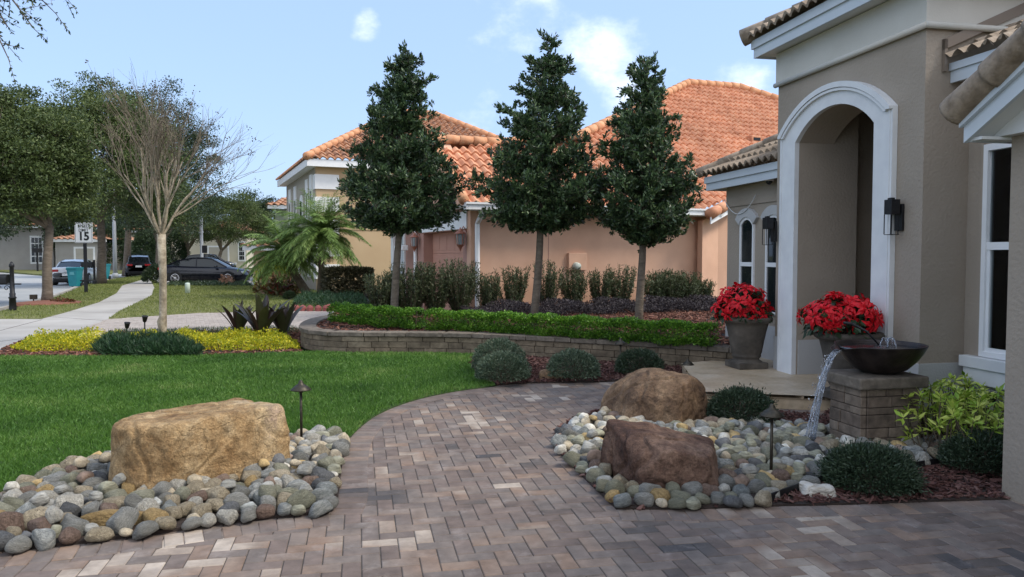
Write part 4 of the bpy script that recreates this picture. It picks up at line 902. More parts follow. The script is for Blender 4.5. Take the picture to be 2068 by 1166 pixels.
# river rocks
rclass = {
 'grey': ([lin(.11,.108,.095), lin(.20,.197,.178), lin(.31,.30,.27)], 6),
 'slate': ([lin(.045,.046,.046), lin(.085,.086,.086), lin(.14,.14,.14)], 2.5),
 'pale': ([lin(.22,.205,.17), lin(.36,.34,.295), lin(.50,.48,.42)], 3),
 'tan': ([lin(.17,.14,.09), lin(.28,.235,.165), lin(.38,.325,.24)], 5),
 'ochre': ([lin(.20,.135,.06), lin(.30,.21,.095), lin(.38,.28,.14)], .8),
 'greenish': ([lin(.12,.12,.085), lin(.20,.195,.14), lin(.30,.29,.22)], 3),
 'brown': ([lin(.09,.06,.045), lin(.16,.11,.085), lin(.22,.17,.13)], 2),
 'banded': ([lin(.07,.08,.08), lin(.20,.21,.2), lin(.5,.49,.45)], 2),
}
protos = {}
for ci, (k, (cols, wt_)) in enumerate(rclass.items()):
    mt = rock_mat(k+'_river_stone', [tuple(min(1, q*1.45) for q in c_[:3])+(1,) for c_ in cols], .9, .45, 14, .8, .06, .4, (1,1,5) if k in ('banded','greenish','grey') else None, 5)
    L_ = []
    for j in range(4):
        r_ = rng.uniform(.82, 1.18, 6); pl = [(1,0,0,1.1*r_[0]),(-1,0,0,1.1*r_[1]),(0,1,0,.8*r_[2]),(0,-1,0,.82*r_[3]),(.1,.1,1,.62*r_[4]),(0,0,-1,.62),(.7,.7,.3,.95*r_[5]),(-.6,.3,.8,.8*r_[4]),(.3,-.8,.6,.78*r_[3])]
        V, F = polytope(pl, (2.6,4,7,10)[j], 3, .10, 1.3, ci*7+j, 4); mm = MB(); mm.add(V, F); me = mm.mesh('river_rock', smooth=True); me.materials.append(mt); L_.append(me)
    protos[k] = L_
keys = list(rclass); wts = np.array([rclass[k][1] for k in keys], float); wts /= wts.sum()
adj = {'grey': 'grey', 'slate': 'dark slate', 'pale': 'pale whitish', 'tan': 'tan', 'ochre': 'ochre orange', 'greenish': 'greenish grey', 'brown': 'dark brown', 'banded': 'banded black and white'}
ROCKS = []
def put_rock(x, y, z, r, k, bed, rot=None, sc=None, lab=None, yaw=None):
    j_ = rng.integers(4); rot_ = (rng.normal(0, .28), rng.normal(0, .28), rng.uniform(0, 6.28) if yaw is None else yaw) if rot is None else rot
    s = np.array((r, r*rng.uniform(.85, 1.1), r*rng.uniform(.85, 1.25))) if sc is None else np.array(sc)
    ROCKS.append(((x, y, z), rot_, s, k, int(j_), lab or '%s %s river rock in the %s' % (('large' if r > .077 else 'small' if r < .06 else 'medium'), adj[k], bed), r, lab is not None))
def pack(poly, n_try, rmin, rmax, bed, avoid, mound, wt=None, second=.25):
    poly2 = [p[:2] for p in poly]; pa = np.array(poly2); lo_, hi_ = pa.min(0), pa.max(0); placed = []
    C = rng.uniform(lo_, hi_, (n_try, 2)); ok = inpoly(C[:, 0], C[:, 1], poly2); C = C[ok]; ed = distpoly(C[:, 0], C[:, 1], poly2); rs = rng.uniform(rmin, rmax, len(C))
    rs[:len(C)//3] = rng.uniform((rmin+rmax)/2, rmax*1.1, len(C)//3)
    for c, r, e_ in zip(C, rs, ed):
        if e_ < .038: continue
        if any(av(c[0], c[1], r) for av in avoid): continue
        if placed and np.min(np.hypot(*(np.array([q[:2] for q in placed])-c).T)-(np.array([q[2] for q in placed])+r)*.75) < 0: continue
        placed.append((c[0], c[1], r, e_))
    out = []
    for (x, y, r, e_) in placed:
        k = keys[rng.choice(len(keys), p=wt if wt is not None else wts)]; h = mound*min(1, e_/.3)
        put_rock(x, y, .02+h+r*.45, r, k, bed); out.append((x, y, .02+h+r*.45, r))
    # upper stones settle in the gaps
    P2 = np.array(out); n2 = 0
    for (x, y, z, r) in out:
        if rng.random() < second:
            a = rng.uniform(0, 6.28); qx, qy = x+math.cos(a)*r*1.0, y+math.sin(a)*r*1.0; r2 = rng.uniform(rmin, (rmin+rmax)/2)
            if not inpoly(np.array([qx]), np.array([qy]), poly2)[0] or distpoly(np.array([qx]), np.array([qy]), poly2)[0] < .13: continue
            if any(av(qx, qy, r2) for av in avoid): continue
            dd = np.hypot(P2[:, 0]-qx, P2[:, 1]-qy); near = dd < (P2[:, 3]+r2)*.8
            zz = P2[near, 2].mean()+ .055 if near.any() else z+.05
            if any(np.hypot(qx-t[0], qy-t[1]) < (r2+t[3])*.9 for t in out[len(placed):]): continue
            out.append((qx, qy, zz, r2)); put_rock(qx, qy, zz, r2, keys[rng.choice(len(keys), p=wt if wt is not None else wts)], bed)
    return out
def ell(cx, cy, rx, ry, yaw=0):
    c_, s_ = math.cos(yaw), math.sin(yaw)
    def f(x, y, r): dx, dy = x-cx, y-cy; u = dx*c_+dy*s_; v = -dx*s_+dy*c_; return (u/(rx+r*.6))**2+(v/(ry+r*.6))**2 < 1
    return f
bedL = Q([(-90,1035),(0,1010),(110,955),(215,930),(330,915),(560,893),(614,880),(690,884),(697,905),(688,955),(682,1010),(662,1037),(560,1047),(450,1060),(270,1086),(120,1104),(-90,1124)])
bedLp = Q([(-90,1035),(0,1010),(110,955),(215,930),(330,915),(560,893),(614,880),(694,884),(703,905),(694,955),(688,1012),(668,1046),(560,1057),(450,1070),(270,1097),(120,1116),(-90,1136)])
rockRq = Q([(1234,832),(1148,860),(1118,885),(1120,917),(1164,960),(1242,1036),(1400,1037),(1545,1032),(1600,1008),(1690,978),(1800,968),(1925,944),(1915,905),(1860,895),(1668,872),(1600,866),(1420,848),(1300,836)])
struct('rock_bed_soil', sheet(bedL, -.14, .02), M['soil'])
struct('stone_bed_soil', sheet(rockR, -.14, .024), M['soil'])
yaw1 = math.atan2(.72, .61)
special = []
for (u, v, sx_, sy_, sz_, k, yaw, lab) in [(228,1064,.155,.062,.062,'ochre',.12,'long smooth ochre stone on the paver edge of the left rock bed'),
        (78,1072,.10,.085,.10,'tan',.3,'big yellowish tan stone near the left corner by the paver edge'),
        (18,1082,.09,.08,.085,'brown',.6,'big dark brown stone at the far left paver edge'),
        (297,1054,.085,.075,.095,'pale',.2,'tall pale cream stone just right of the long ochre stone'),
        (480,1033,.085,.07,.075,'grey',.2,'round light grey stone on paver edge below the golden boulder'),
        (585,1018,.10,.075,.075,'greenish',.1,'angular grey green stone at the right end of the left bed'),
        (650,1020,.085,.06,.07,'banded',.1,'grey striped stone at the right corner of the left bed')]:
    c = P(u, v); put_rock(c[0], c[1], sz_*.55+.02, max(sx_, sy_), k, '', rot=(0, 0, yaw), sc=(sx_, sy_, sz_/.7), lab=lab); special.append(ell(c[0], c[1], sx_*.95, sy_*.95, yaw))
pack(bedLp, 14000, .040, .073, 'bed around the golden boulder', [ell(-2.28, 5.50, .56, .37, yaw1)]+special, .012, second=.16)
nL = len(ROCKS)
wR = np.array([4,1.2,1.8,3.6,.9,4,1.2,1.5]); wR = wR/wR.sum()
PIL = H(4.2, 5.7)  # pillar centre
def pil(x, y, r): q = np.array((x, y)); a, b = q@AX[:2], q@BX[:2]; return 3.92-r*.6 < a < 4.54+r*.5 and 5.44-r*.6 < b < 5.94+r*.5
extra = Q([(1700,960),(1760,962),(1850,960)])
pack(rockRq, 14000, .042, .070, 'fountain bed', [ell(1.44, 7.3, .42, .38), ell(1.07, 5.36, .36, .36), pil], .012, wR, .14)
print('rocks', nL, len(ROCKS))
ROCKS.sort(key=lambda q: (-q[7], -q[6]/q[0][1]))
for (loc, rot_, s, k, j_, lab, r, u_) in ROCKS[:290]:
    o = bpy.data.objects.new('river_rock', protos[k][j_]); COL.objects.link(o); o.location = loc; o.rotation_euler = rot_; o.scale = s; tag(o, lab, 'river rock', 'river rocks in the beds')
mats_ = {}; bmr = bmesh.new(); mlist = []
for (loc, rot_, s, k, j_, lab, r, u_) in ROCKS[290:]:
    if k not in mats_: mats_[k] = len(mlist); mlist.append(protos[k][0].materials[0])
    n0 = len(bmr.verts); f0 = len(bmr.faces); bmr.from_mesh(protos[k][j_]); bmr.verts.ensure_lookup_table(); bmr.faces.ensure_lookup_table()
    from mathutils import Euler
    T_ = Matrix.Translation(Vector(loc)) @ Euler(rot_).to_matrix().to_4x4() @ Matrix.Diagonal((*s, 1))
    for v_ in bmr.verts[n0:]: v_.co = T_ @ v_.co
    for f_ in bmr.faces[f0:]: f_.material_index = mats_[k]
mer = bpy.data.meshes.new('river_gravel'); bmr.to_mesh(mer); bmr.free()
for q in mlist: mer.materials.append(q)
gr_ = bpy.data.objects.new('river_gravel', mer); COL.objects.link(gr_); tag(gr_, 'smaller river stones filling in between the larger river rocks', 'river stones', kind='stuff')
# black edging
m = MB(); ln = smooth(Q([(1556,1021),(1610,1000),(1690,973),(1800,963),(1925,940)]), 2)
for a, b in zip(ln[:-1], ln[1:]): m.box(a, (b-a), np.array((-(b-a)[1], (b-a)[0], 0))/np.linalg.norm(b-a)*.008, ZZ*.075)
tag(obj('bed_edging', m, M['black']), 'curved black plastic edging between river rocks and mulch', 'edging')

# ================================================================== FOUNTAIN
ft = thing('fountain_pillar', 'square stacked stone pillar with thick stone cap carrying the dark water bowl', 'pillar', H(4.2, 5.68))
m = MB(); pa0, pa1, pb0, pb1 = 4.00, 4.54, 5.48, 5.90
c4 = [H(pa0, pb0), H(pa0, pb1), H(pa1, pb1), H(pa1, pb0)]
hb(m, pa0+.03, pa1-.03, pb0+.03, pb1-.03, 0, .50)
hs_ = [.10,.085,.11,.06,.09,.062]; z = 0
for row, h in enumerate(hs_):
    cuts = [(pa0, pb0, 0), (pa0, pb1, 1)]
    for side in range(4):
        L_ = (pb1-pb0) if side in (0, 2) else (pa1-pa0); n_ = rng.integers(2, 4); cs = np.sort(rng.uniform(.25, .75, n_-1)) if row % 2 else np.array([rng.uniform(.35, .65)]); cs = np.concatenate([[0], cs, [1]])*L_
        for q0, q1 in zip(cs[:-1], cs[1:]):
            j = rng.uniform(0, .008); g_ = .003
            if side == 0: hb(m, pa0-j, pa0+.05, pb0+q0+g_, pb0+q1-g_, z+.002, z+h-.003)
            if side == 3: hb(m, pa0+.052+q0*.9+g_, pa0+.052+q1*.9-g_, pb0-j, pb0+.05, z+.002, z+h-.003)
            if side == 2: hb(m, pa1-.05, pa1+j, pb0+.06+q0*.88+g_, pb0+.06+q1*.88-g_, z+.002, z+h-.003)
            if side == 1: hb(m, pa0+.052+q0*.8+g_, pa0+.052+q1*.8-g_, pb1-.05, pb1+j, z+.002, z+h-.003)
    z += h
obj('stone_blocks', m, M['pillarstone'], ft, bevel=.006)
m = MB(); hb(m, pa0-.05, pa1+.05, pb0-.05, pb1+.05, .51, .605); cp = obj('cap', m, M['capstone'], ft, bevel=.014)
BC = H(4.33, 5.70); RW = .40
bw = thing('water_bowl', 'dark bronze round fountain bowl spilling water, standing on the stone pillar', 'fountain bowl', (*BC[:2], .605))
BS = .88
prof_o = [(r*BS,z-.05) for r,z in [(.10,.655),(.16,.662),(.24,.695),(.32,.765),(.375,.835),(.405,.888),(.412,.90)]]; prof_i = [(r*BS,z-.05) for r,z in [(.40,.902),(.392,.885),(.36,.835),(.30,.78),(.2,.72),(.05,.70)]]
nb_ = 64; SP = math.atan2(*(-(AX*.95+BX*.12))[[1, 0]])   # spout direction: towards the path
m = MB(); V = []
for r, z in prof_o+prof_i:
    for k in range(nb_):
        t = 2*pi*k/nb_; dt = (t-SP+pi) % (2*pi)-pi; w_ = math.exp(-(dt/.27)**2) if z > .79 else 0
        rr = r+.14*w_*((z-.79)/.06); zz = z-.03*w_*((z-.79)/.06)
        V.append(BC+np.array((rr*math.cos(t), rr*math.sin(t), zz)))
R_ = len(prof_o+prof_i); F = [(i*nb_+k, i*nb_+(k+1) % nb_, (i+1)*nb_+(k+1) % nb_, (i+1)*nb_+k) for i in range(R_-1) for k in range(nb_)]
F += [tuple(range(nb_))[::-1], tuple((R_-1)*nb_+k for k in range(nb_))]; m.add(V, F)
obj('bowl', m, mat('bowl_bronze', [lin(.014,.010,.010), lin(.03,.022,.02), lin(.05,.036,.032)], 9, .38, .15, 60, metal=.35), bw, smooth=True)
wm = bpy.data.materials.new('water'); wm.use_nodes = True; t_ = wm.node_tree; bs_ = t_.nodes['Principled BSDF']; bs_.inputs['Base Color'].default_value = (.90,.94,1,1); bs_.inputs['Roughness'].default_value = .05; bs_.inputs['Transmission Weight'].default_value = .88; bs_.inputs['IOR'].default_value = 1.33; bs_.inputs['Specular IOR Level'].default_value = 1.0
nn_ = t_.nodes.new('ShaderNodeTexNoise'); nn_.inputs['Scale'].default_value = 22; bb_ = t_.nodes.new('ShaderNodeBump'); bb_.inputs['Strength'].default_value = .7; bb_.inputs['Distance'].default_value = .02; t_.links.new(nn_.outputs[0], bb_.inputs['Height']); t_.links.new(bb_.outputs[0], bs_.inputs['Normal'])
m = MB(); m.lathe([(.335,.815),(.334,.819),(.2,.82)], BC, 48); obj('water_surface', m, mat('dark_water', [lin(.02,.02,.022)], rough=.08, bump=.3, bscale=25, spec=.6), bw, smooth=True)
sdir = np.array((math.cos(SP), math.sin(SP), 0)); sside = np.array((-sdir[1], sdir[0], 0))
m = MB(); p0 = BC+sdir*.475+ZZ*.818
for k in range(15):
    o_ = rng.uniform(-1, 1); vv_ = rng.uniform(.42, .62); pts = []; rr = []
    for j in range(22):
        tt = j*.0178; s_ = max(.15, 1-j/16); pts.append(p0-sdir*.03+sdir*vv_*1.35*tt+sside*(o_*.045*s_+.006*math.sin(j*.9+k*2))-ZZ*4.9*tt*tt-ZZ*.15*tt); rr.append(rng.uniform(.004, .009)*(1 if j < 14 else .85))
    m.tube(pts, rr, 6)
for k in range(130):
    j = rng.uniform(5, 23); tt = j*.0178; q = p0+sdir*rng.uniform(.55,.85)*tt+sside*rng.normal(0, .018)-ZZ*4.9*tt*tt; m.lathe([(.001,-.005),(.004,0),(.001,.005)], q, 6)
tag(obj('water_stream', m, wm, smooth=True), 'clear stream of water falling from the bowl lip onto the river rocks', 'water')
m = MB(); c = BC+AX*.16+BX*.12
for k in range(9):
    a_ = rng.uniform(0, 6.28); pts = []
    for j in range(9): tt = j*.03; pts.append(c+np.array((math.cos(a_), math.sin(a_), 0))*.30*tt+ZZ*(.82+1.15*tt-4.9*tt*tt))
    m.tube(pts, rng.uniform(.003, .006), 5)
tag(obj('water_jet', m, wm, smooth=True), 'little splashing water jet rising in the middle of the dark bowl', 'water')

m = MB(); q0 = BC+AX*.0+BX*.36+ZZ*.97; m.tube([q0-AX*.10+ZZ*.03, q0-AX*.02+ZZ*.02, BC+AX*.06+BX*.26+ZZ*.93, BC+AX*.14+BX*.18+ZZ*.80], [.012,.016,.010,.006], 8)
tag(obj('fountain_pipe', m, M['black'], smooth=True), 'thin black curved pipe arching down into the back of the bowl', 'pipe')
# ================================================================== POTS WITH POINSETTIAS
M['pot'] = mat('weathered_dark_clay', [lin(.05,.043,.035), lin(.085,.072,.058), lin(.125,.105,.085)], 4, .8, .5, 40, mul=(20,.8,1.1), bdist=.006)
def pot(c, R_, Hh, label):
    o = thing('planter_pot', label, 'planter pot', c)
    k = R_/.30; h = Hh/.66
    pr = [(.0,0),(.19,0),(.195,.01),(.195,.085),(.18,.095),(.165,.10),(.160,.12),(.175,.14),(.185,.155),(.178,.17),(.19,.20),(.215,.33),(.24,.46),(.262,.545),(.27,.575),(.298,.59),(.318,.605),(.322,.63),(.312,.655),(.295,.66),(.27,.655),(.26,.60),(.2,.59),(0,.59)]
    m = MB(); m.lathe([(r*k, z*h) for r, z in pr], c, 40); obj('pot_body', m, M['pot'], o, smooth=True)
    q = MB(); q.boxc(np.asarray(c)+ZZ*.04*h, .2*k, .2*k, .04*h, TH); obj('plinth', q, M['pot'], o, bevel=.008)
    return o
def poinsettia(c, R_, Hh, label):
    o = thing('poinsettia', label, 'potted plant', c); c = np.asarray(c, float)
    m = MB(); n_ = 46; heads = []; tries = 0
    while len(heads) < n_ and tries < 6000:
        tries += 1; d = nrm(rng.normal(size=3)); 
        if d[2] < -.38: continue
        if heads and min(np.linalg.norm(d-h_) for h_ in heads) < .29: continue
        heads.append(d)
    g = MB()
    for d in heads:
        hc = c+d*np.array((R_, R_, Hh))*rng.uniform(.60, 1.15)+ZZ*Hh*.6
        ax = nrm(d*np.array((1, 1, .8))+ZZ*.3+rng.normal(size=3)*.28); X = nrm(np.cross(ax, rng.normal(size=3))); Y = np.cross(ax, X)
        for ring, (nl, L_, tilt) in enumerate(((6, .125, -.1), (5, .095, .35), (4, .05, .9))):
            a0 = rng.uniform(0, 6.28)
            for k in range(nl):
                a_ = a0+2*pi*k/nl+rng.normal(0, .12); r_ = X*math.cos(a_)+Y*math.sin(a_); L2 = L_*rng.uniform(.8, 1.2); W_ = L2*.235
                s_ = np.cross(ax, r_); dd = nrm(r_+ax*tilt); 
                b = hc+ax*.004*ring+r_*.008; mid = b+dd*L2*.5+ax*.006; tip = b+dd*L2-ax*L2*.28
                V = [b, mid+s_*W_-ax*.008, mid+dd*L2*.2+s_*W_*.55-ax*.01, tip, mid+dd*L2*.2-s_*W_*.55-ax*.01, mid-s_*W_-ax*.008, mid]
                m.add(V, [(0, 1, 6), (1, 2, 6), (2, 3, 6), (3, 4, 6), (4, 5, 6), (5, 0, 6)])
        nl = 7
        for k in range(nl):
            r_ = nrm(rng.normal(size=3)); g.leaves([hc-ax*.05-d*.02], [nrm(r_+ax*-.1)], .11, .055, ax)
    obj('bracts', m, M['lf_red'], o)
    n2 = 420; d = nrm(rng.normal(size=(n2, 3))); d[:, 2] = np.abs(d[:, 2])*1.3-.55; pts = c+ZZ*Hh*.5+d*np.array((R_, R_, Hh))*rng.uniform(.5, 1.0, (n2, 1)); g.leaves(pts, nrm(d+rng.normal(size=(n2, 3))*.4-ZZ*.4), .10, .055)
    obj('foliage', g, M['lf_poin'], o)
    s_ = MB()
    for d in heads[::5]: s_.tube([c-ZZ*.05, c+d*np.array((R_, R_, Hh))*.45+ZZ*Hh*.3, c+d*np.array((R_, R_, Hh))*.88+ZZ*Hh*.5], .005, 5)
    obj('stems', s_, M['stem'], o)
p1 = P(1507,742,.15); pot(p1, .30, .66, 'tall weathered brown urn pot standing left of the arched entry'); poinsettia(p1+ZZ*.64-AX*.05+BX*.05, .35, .25, 'red poinsettia in the urn left of the arched entry')
p2 = PY(1712, 760, 7.7); p2[2] = .15; pot(p2, .31, .68, 'weathered brown urn pot mostly hidden behind the dark fountain bowl'); poinsettia(p2+ZZ*.67-AX*.10, .34, .26, 'red poinsettia in the urn behind the fountain bowl')

# ================================================================== PATH LIGHTS
def path_light(c, h, label, r=.085, sc=1.0):
    o = thing('path_light', label, 'path light', c, 'mushroom path lights in the beds'); c = np.asarray(c, float)
    m = MB(); m.tube([c, c+ZZ*(h-.05)], .011*sc, 10); m.lathe([(.016*sc, h-.07), (.02*sc, h-.05), (.02*sc, h-.03)], c, 12); obj('post', m, M['bronze'], o, smooth=True)
    m = MB(); m.lathe([(.002, h-.002), (r*.9, h-.045), (r, h-.05), (r, h-.044), (r*.55, h-.012), (.022*sc, h+.004), (.018*sc, h+.02), (.012*sc, h+.03), (.008, h+.034)], c, 24); obj('shade', m, M['bronze'], o, smooth=True)
path_light(P(609,900), .52, 'bronze mushroom path light at the edge of the lawn beside the golden boulder')
path_light(P(1557,973), .52, 'bronze mushroom path light standing among rocks of the fountain bed')
path_light(P(1253,757), .46, 'faint bronze mushroom path light in front of the block wall', .08)
path_light(P(1389,760), .20, 'short path light peeking over the rounded brown boulder', .08)
def bullet(c, h, label):
    o = thing('spot_light', label, 'garden light', c, 'bullet spot lights by the yellow groundcover'); c = np.asarray(c, float)
    m = MB(); m.tube([c, c+ZZ*(h-.08)], .012, 8); obj('stake', m, M['black'], o)
    m = MB(); m.lathe([(.02,-.02),(.035,.0),(.05,.08),(.055,.10),(.045,.10),(.03,.05)], c+ZZ*(h-.08), 14, ax=(.15,-.1,1)); obj('lamp_head', m, M['black'], o, smooth=True)
bullet(P(257,690), .34, 'short black bullet spot light left of the bare tree')
bullet(P(293,690), .46, 'taller black bullet spot light beside the bare tree trunk')
bullet(P(556,692), .10, 'tiny black ground light between the bronze strap leaved plants')
c = P(68,612); o = thing('flood_light', 'small square ground light beside the oak trunk by the road', 'garden light', c); m = MB(); m.tube([c, c+ZZ*.12], .02, 6); obj('stake', m, M['black'], o); m = MB(); m.boxc(c+ZZ*.2, .11, .05, .08, .3); obj('lamp_head', m, M['bronze'], o, bevel=.01)

# wall lanterns (black, modern)
def lantern(b, zc, a, label, s=1.0):
    o = thing('wall_lantern', label, 'lantern', H(a, b, zc))
    m = MB(); hb(m, a-.03, a-.001, b-.075*s, b+.075*s, zc-.22*s, zc+.14*s); obj('back_plate', m, M['black'], o, bevel=.004)
    m = MB(); hb(m, a-.04-.15*s, a-.05, b-.075*s, b+.075*s, zc+.0, zc+.20*s); hb(m, a-.05, a-.03, b-.02, b+.02, zc+.06, zc+.09); hb(m, a-.13, a-.09, b-.03, b+.03, zc+.2*s, zc+.225*s); obj('lamp_shade', m, M['black'], o, bevel=.004)
    m = MB(); t = .007
    for (x, y) in ((a-.035-.15*s, b-.07*s), (a-.062, b-.07*s), (a-.035-.15*s, b+.07*s-t), (a-.062, b+.07*s-t)): hb(m, x-t, x, y, y+t, zc-.27*s, zc)
    hb(m, a-.035-.15*s, a-.055, b-.07*s, b-.07*s+t, zc-.278*s, zc-.27*s); hb(m, a-.035-.15*s, a-.055, b+.07*s-t, b+.07*s, zc-.278*s, zc-.27*s); hb(m, a-.035-.15*s, a-.028-.15*s, b-.07*s, b+.07*s, zc-.278*s, zc-.27*s); hb(m, a-.062, a-.055, b-.07*s, b+.07*s, zc-.278*s, zc-.27*s); obj('frame', m, M['black'], o)
lantern(6.60, 2.0, AF-.0, 'black box wall lantern on the wall right of the arch', .72)
lantern(8.80, 1.93, AF-.06, 'black box wall lantern on the wall left of the arch', .72)
c = H(LW-.11, 9.55, 2.61); o = thing('security_camera', 'white dome security camera under the eave left of the arch', 'security camera', c); m = MB(); m.lathe([(.06,.0),(.068,-.01),(.066,-.045),(.05,-.05)], c+ZZ*.05, 20); obj('housing', m, M['white'], o, smooth=True); m = MB(); m.lathe([(.048,0),(.042,-.025),(.02,-.045),(.001,-.05)], c+ZZ*.0, 16); obj('dome', m, M['glass'], o, smooth=True)
m = MB(); m.tube([H(LW-.06, 10.95-.95*t_, 2.46-1.1*t_*(1-t_)*.9) for t_ in np.linspace(0, 1, 14)], .006, 5); tag(obj('cable', m, M['trim']), 'thin pale cable drooping below the eave beside the security camera', 'cable')
c = H(WA-.03, 5.88, .30); o = thing('outlet_box', 'grey outdoor outlet box with black plug under the large window sill', 'outlet', c); m = MB(); m.boxc(c, .03, .05, .075, TH); obj('cover', m, mat('grey_plastic', [lin(.2,.2,.2)], rough=.4), o, bevel=.008); m = MB(); m.boxc(c-AX*.045, .02, .022, .045, TH); m.tube([c-AX*.06-ZZ*.03, c-AX*.1-ZZ*.1, c-AX*.12+BX*.1-ZZ*.2, c-AX*.1+BX*.2-ZZ*.28], .006, 6); obj('plug', m, M['black'], o)
# meter on peach wall
c = PP(1160, 540, G(0, -.12), TX); o = thing('electric_meter', 'peach painted meter box with round glass meter on the peach wall', 'meter', c)
m = MB(); cc_ = PP(1165, 528, G(0, -.001), TX); m.box(cc_-SX*.27-ZZ*.22-TX*.10, SX*.5, TX*.10, ZZ*.42); obj('box', m, M['orange'], o, bevel=.01)
m = MB(); m.lathe([(.10,0),(.10,.04),(.085,.06),(.085,.12),(.07,.135),(.001,.14)], PP(1163, 538, G(0, -.11), TX), 20, ax=-TX); obj('meter_dial', m, mat('pale_meter', [lin(.45,.48,.42)], rough=.15), o, smooth=True)
# copper coloured lanterns on the garage front
M['copper'] = mat('copper_lantern', [lin(.30,.12,.08), lin(.42,.18,.12)], 8, .5, metal=.3)
def olantern(t, z, s, label):
    q = G(-.16, t, z); o = thing('wall_lantern', label, 'lantern', q); m = MB(); m.lathe([(.005,.30),(.03,.24),(.12,.17),(.13,.15),(.10,.145)], q, 12); m.tube([q+ZZ*.2, q+ZZ*.32-SX*-.08, G(-.0, t, z+.2)], .015, 6); obj('lantern_top', m, M['copper'], o); m = MB(); m.lathe([(.10,-.10),(.05,-.16),(.02,-.22),(.005,-.26)], q, 12); obj('lantern_cage', m, M['copper'], o)
    m = MB()
    for k in range(6): a_ = k*pi/3; m.tube([q+np.array((math.cos(a_)*.10, math.sin(a_)*.10, -.10)), q+np.array((math.cos(a_)*.115, math.sin(a_)*.115, .15))], .008, 4)
    obj('bars', m, M['copper'], o); m = MB(); m.lathe([(.08,-.10),(.10,.14)], q, 12); obj('lamp_glass', m, M['lampglass'], o)
olantern(.25, 1.95, 1, 'copper coloured lantern right of the pink garage door'); olantern(4.05, 1.95, 1, 'copper coloured lantern left of the pink garage door')
c = G(.3, 6.3, 1.75); m = MB(); m.box(c, TX*1.0, -SX*.2, ZZ*.16); tag(obj('house_plaque', m, M['white'], loc=c, bevel=.02), 'small pale plaque on the front wall left of the garage door', 'plaque')
# ================================================================== PLANTS
def holly(base, prof, label, seed, lean=0.0):
    """prof: list of (z, half width left, half width right)"""
    global rng
    keep = rng; rng = np.random.default_rng(seed)
    base = np.asarray(base, float); o = thing('ornamental_tree', label, 'tree', base, 'three conical trees in the raised bed')
    pz = np.array([p[0] for p in prof]); pl = np.array([p[1] for p in prof]); pr = np.array([p[2] for p in prof]); ztop = pz[-1]; z0 = pz[0]
    xs = lambda z: base[0]+lean*(z-base[2])
    m = MB(); tz = np.linspace(base[2]-.05, ztop-.12, 12); rad = np.interp(tz, [base[2], z0, ztop], [.078, .06, .008]); m.tube([(xs(z)+.02*math.sin(z*2+seed), base[1]+.02*math.cos(z*1.7+seed), z) for z in tz], rad, 12)
    tr = obj('trunk', m, M['bark_oak'], o, smooth=True)
    b = MB(); LP, LD = [], []
    def cluster(tip, d, n_=15, sp=.055):
        k = rng.uniform(0, 1, n_)[:, None]; LP.append(tip-d*k*.11+rng.normal(size=(n_, 3))*.012); v = rng.normal(size=(n_, 3)); v -= (v@d)[:, None]*d; LD.append(nrm(nrm(v)*(.35+k)+d*1.0+ZZ*.25))
    nb = 170; zz = z0+.02+(ztop-z0-.1)*np.sort(rng.random(nb)**1.4)
    # whorls with gaps
    zz += .05*np.sin(zz*11+seed)
    for i, z in enumerate(zz):
        az = i*2.4+rng.normal(0, .35); R_ = np.interp(z, pz, pl) if math.cos(az) < 0 else np.interp(z, pz, pr)
        R_ *= abs(math.cos(az))+.92*(1-abs(math.cos(az))) if True else 1
        R_ *= rng.uniform(.74, 1.04)*(1+(.08+.14*(z-z0)/(ztop-z0))*math.sin(z*13+seed+az*.7)); up = .18+.5*(z-z0)/(ztop-z0)
        p0 = np.array((xs(z), base[1], z-R_*up*.6)); p0[2] = max(p0[2], z0-.02); tip = np.array((xs(z)+math.cos(az)*R_, base[1]+math.sin(az)*R_, z+R_*.08))
        mid = (p0+tip)/2+ZZ*.03; b.tube([p0, mid, tip], [.014*R_+.004, .009, .003], 5, False)
        ns = max(3, int(R_*24))
        for k in range(ns):
            t = 1-(k/ns)**1.25*.82; q = p0+(tip-p0)*t; sd_ = nrm(rng.normal(size=3)+ZZ*.25+nrm(tip-p0)*.7); L_ = rng.uniform(.07, .2)*(.6+.6*R_); tp = q+sd_*L_; b.tube([q, tp], [.004, .002], 3, False)
            cluster(tp, nrm(sd_+ZZ*.3)); 
            if rng.random() < .55: cluster(q+sd_*L_*.5+rng.normal(size=3)*.03, nrm(sd_+rng.normal(size=3)*.5))
    cluster(np.array((xs(ztop), base[1], ztop)), ZZ, 20)
    # inner fill nearer the trunk
    for _ in range(420):
        z = z0+.05+(ztop-.4-z0)*rng.random()**1.5; R_ = .5*(np.interp(z, pz, pl)+np.interp(z, pz, pr))*rng.uniform(.15, .8); a_ = rng.uniform(0, 6.28)
        cluster(np.array((xs(z)+math.cos(a_)*R_, base[1]+math.sin(a_)*R_, z)), nrm(np.array((math.cos(a_), math.sin(a_), .6))), 12)
    obj('branches', b, M['bark_oak'], tr)
    m = MB(); LPc = np.vstack(LP); LDc = np.vstack(LD); n_ = len(LPc); L_ = rng.uniform(.06, .10, n_); m.leaves(LPc, LDc, L_, L_*.38, None, .04)
    obj('crown', m, M['lf_holly'], o); rng = keep
def prof_px(Y, rows, ub, lean):
    out = []
    for v, ul, ur in rows: c = PY(ub, v, Y); uc = ub+lean*(c[2]-.3)*FPX/Y; out.append((c[2], (uc-ul)*Y/FPX, (ur-uc)*Y/FPX))
    return out
def tb(u, Y): c = PY(u, 600, Y); c[2] = .3; return c
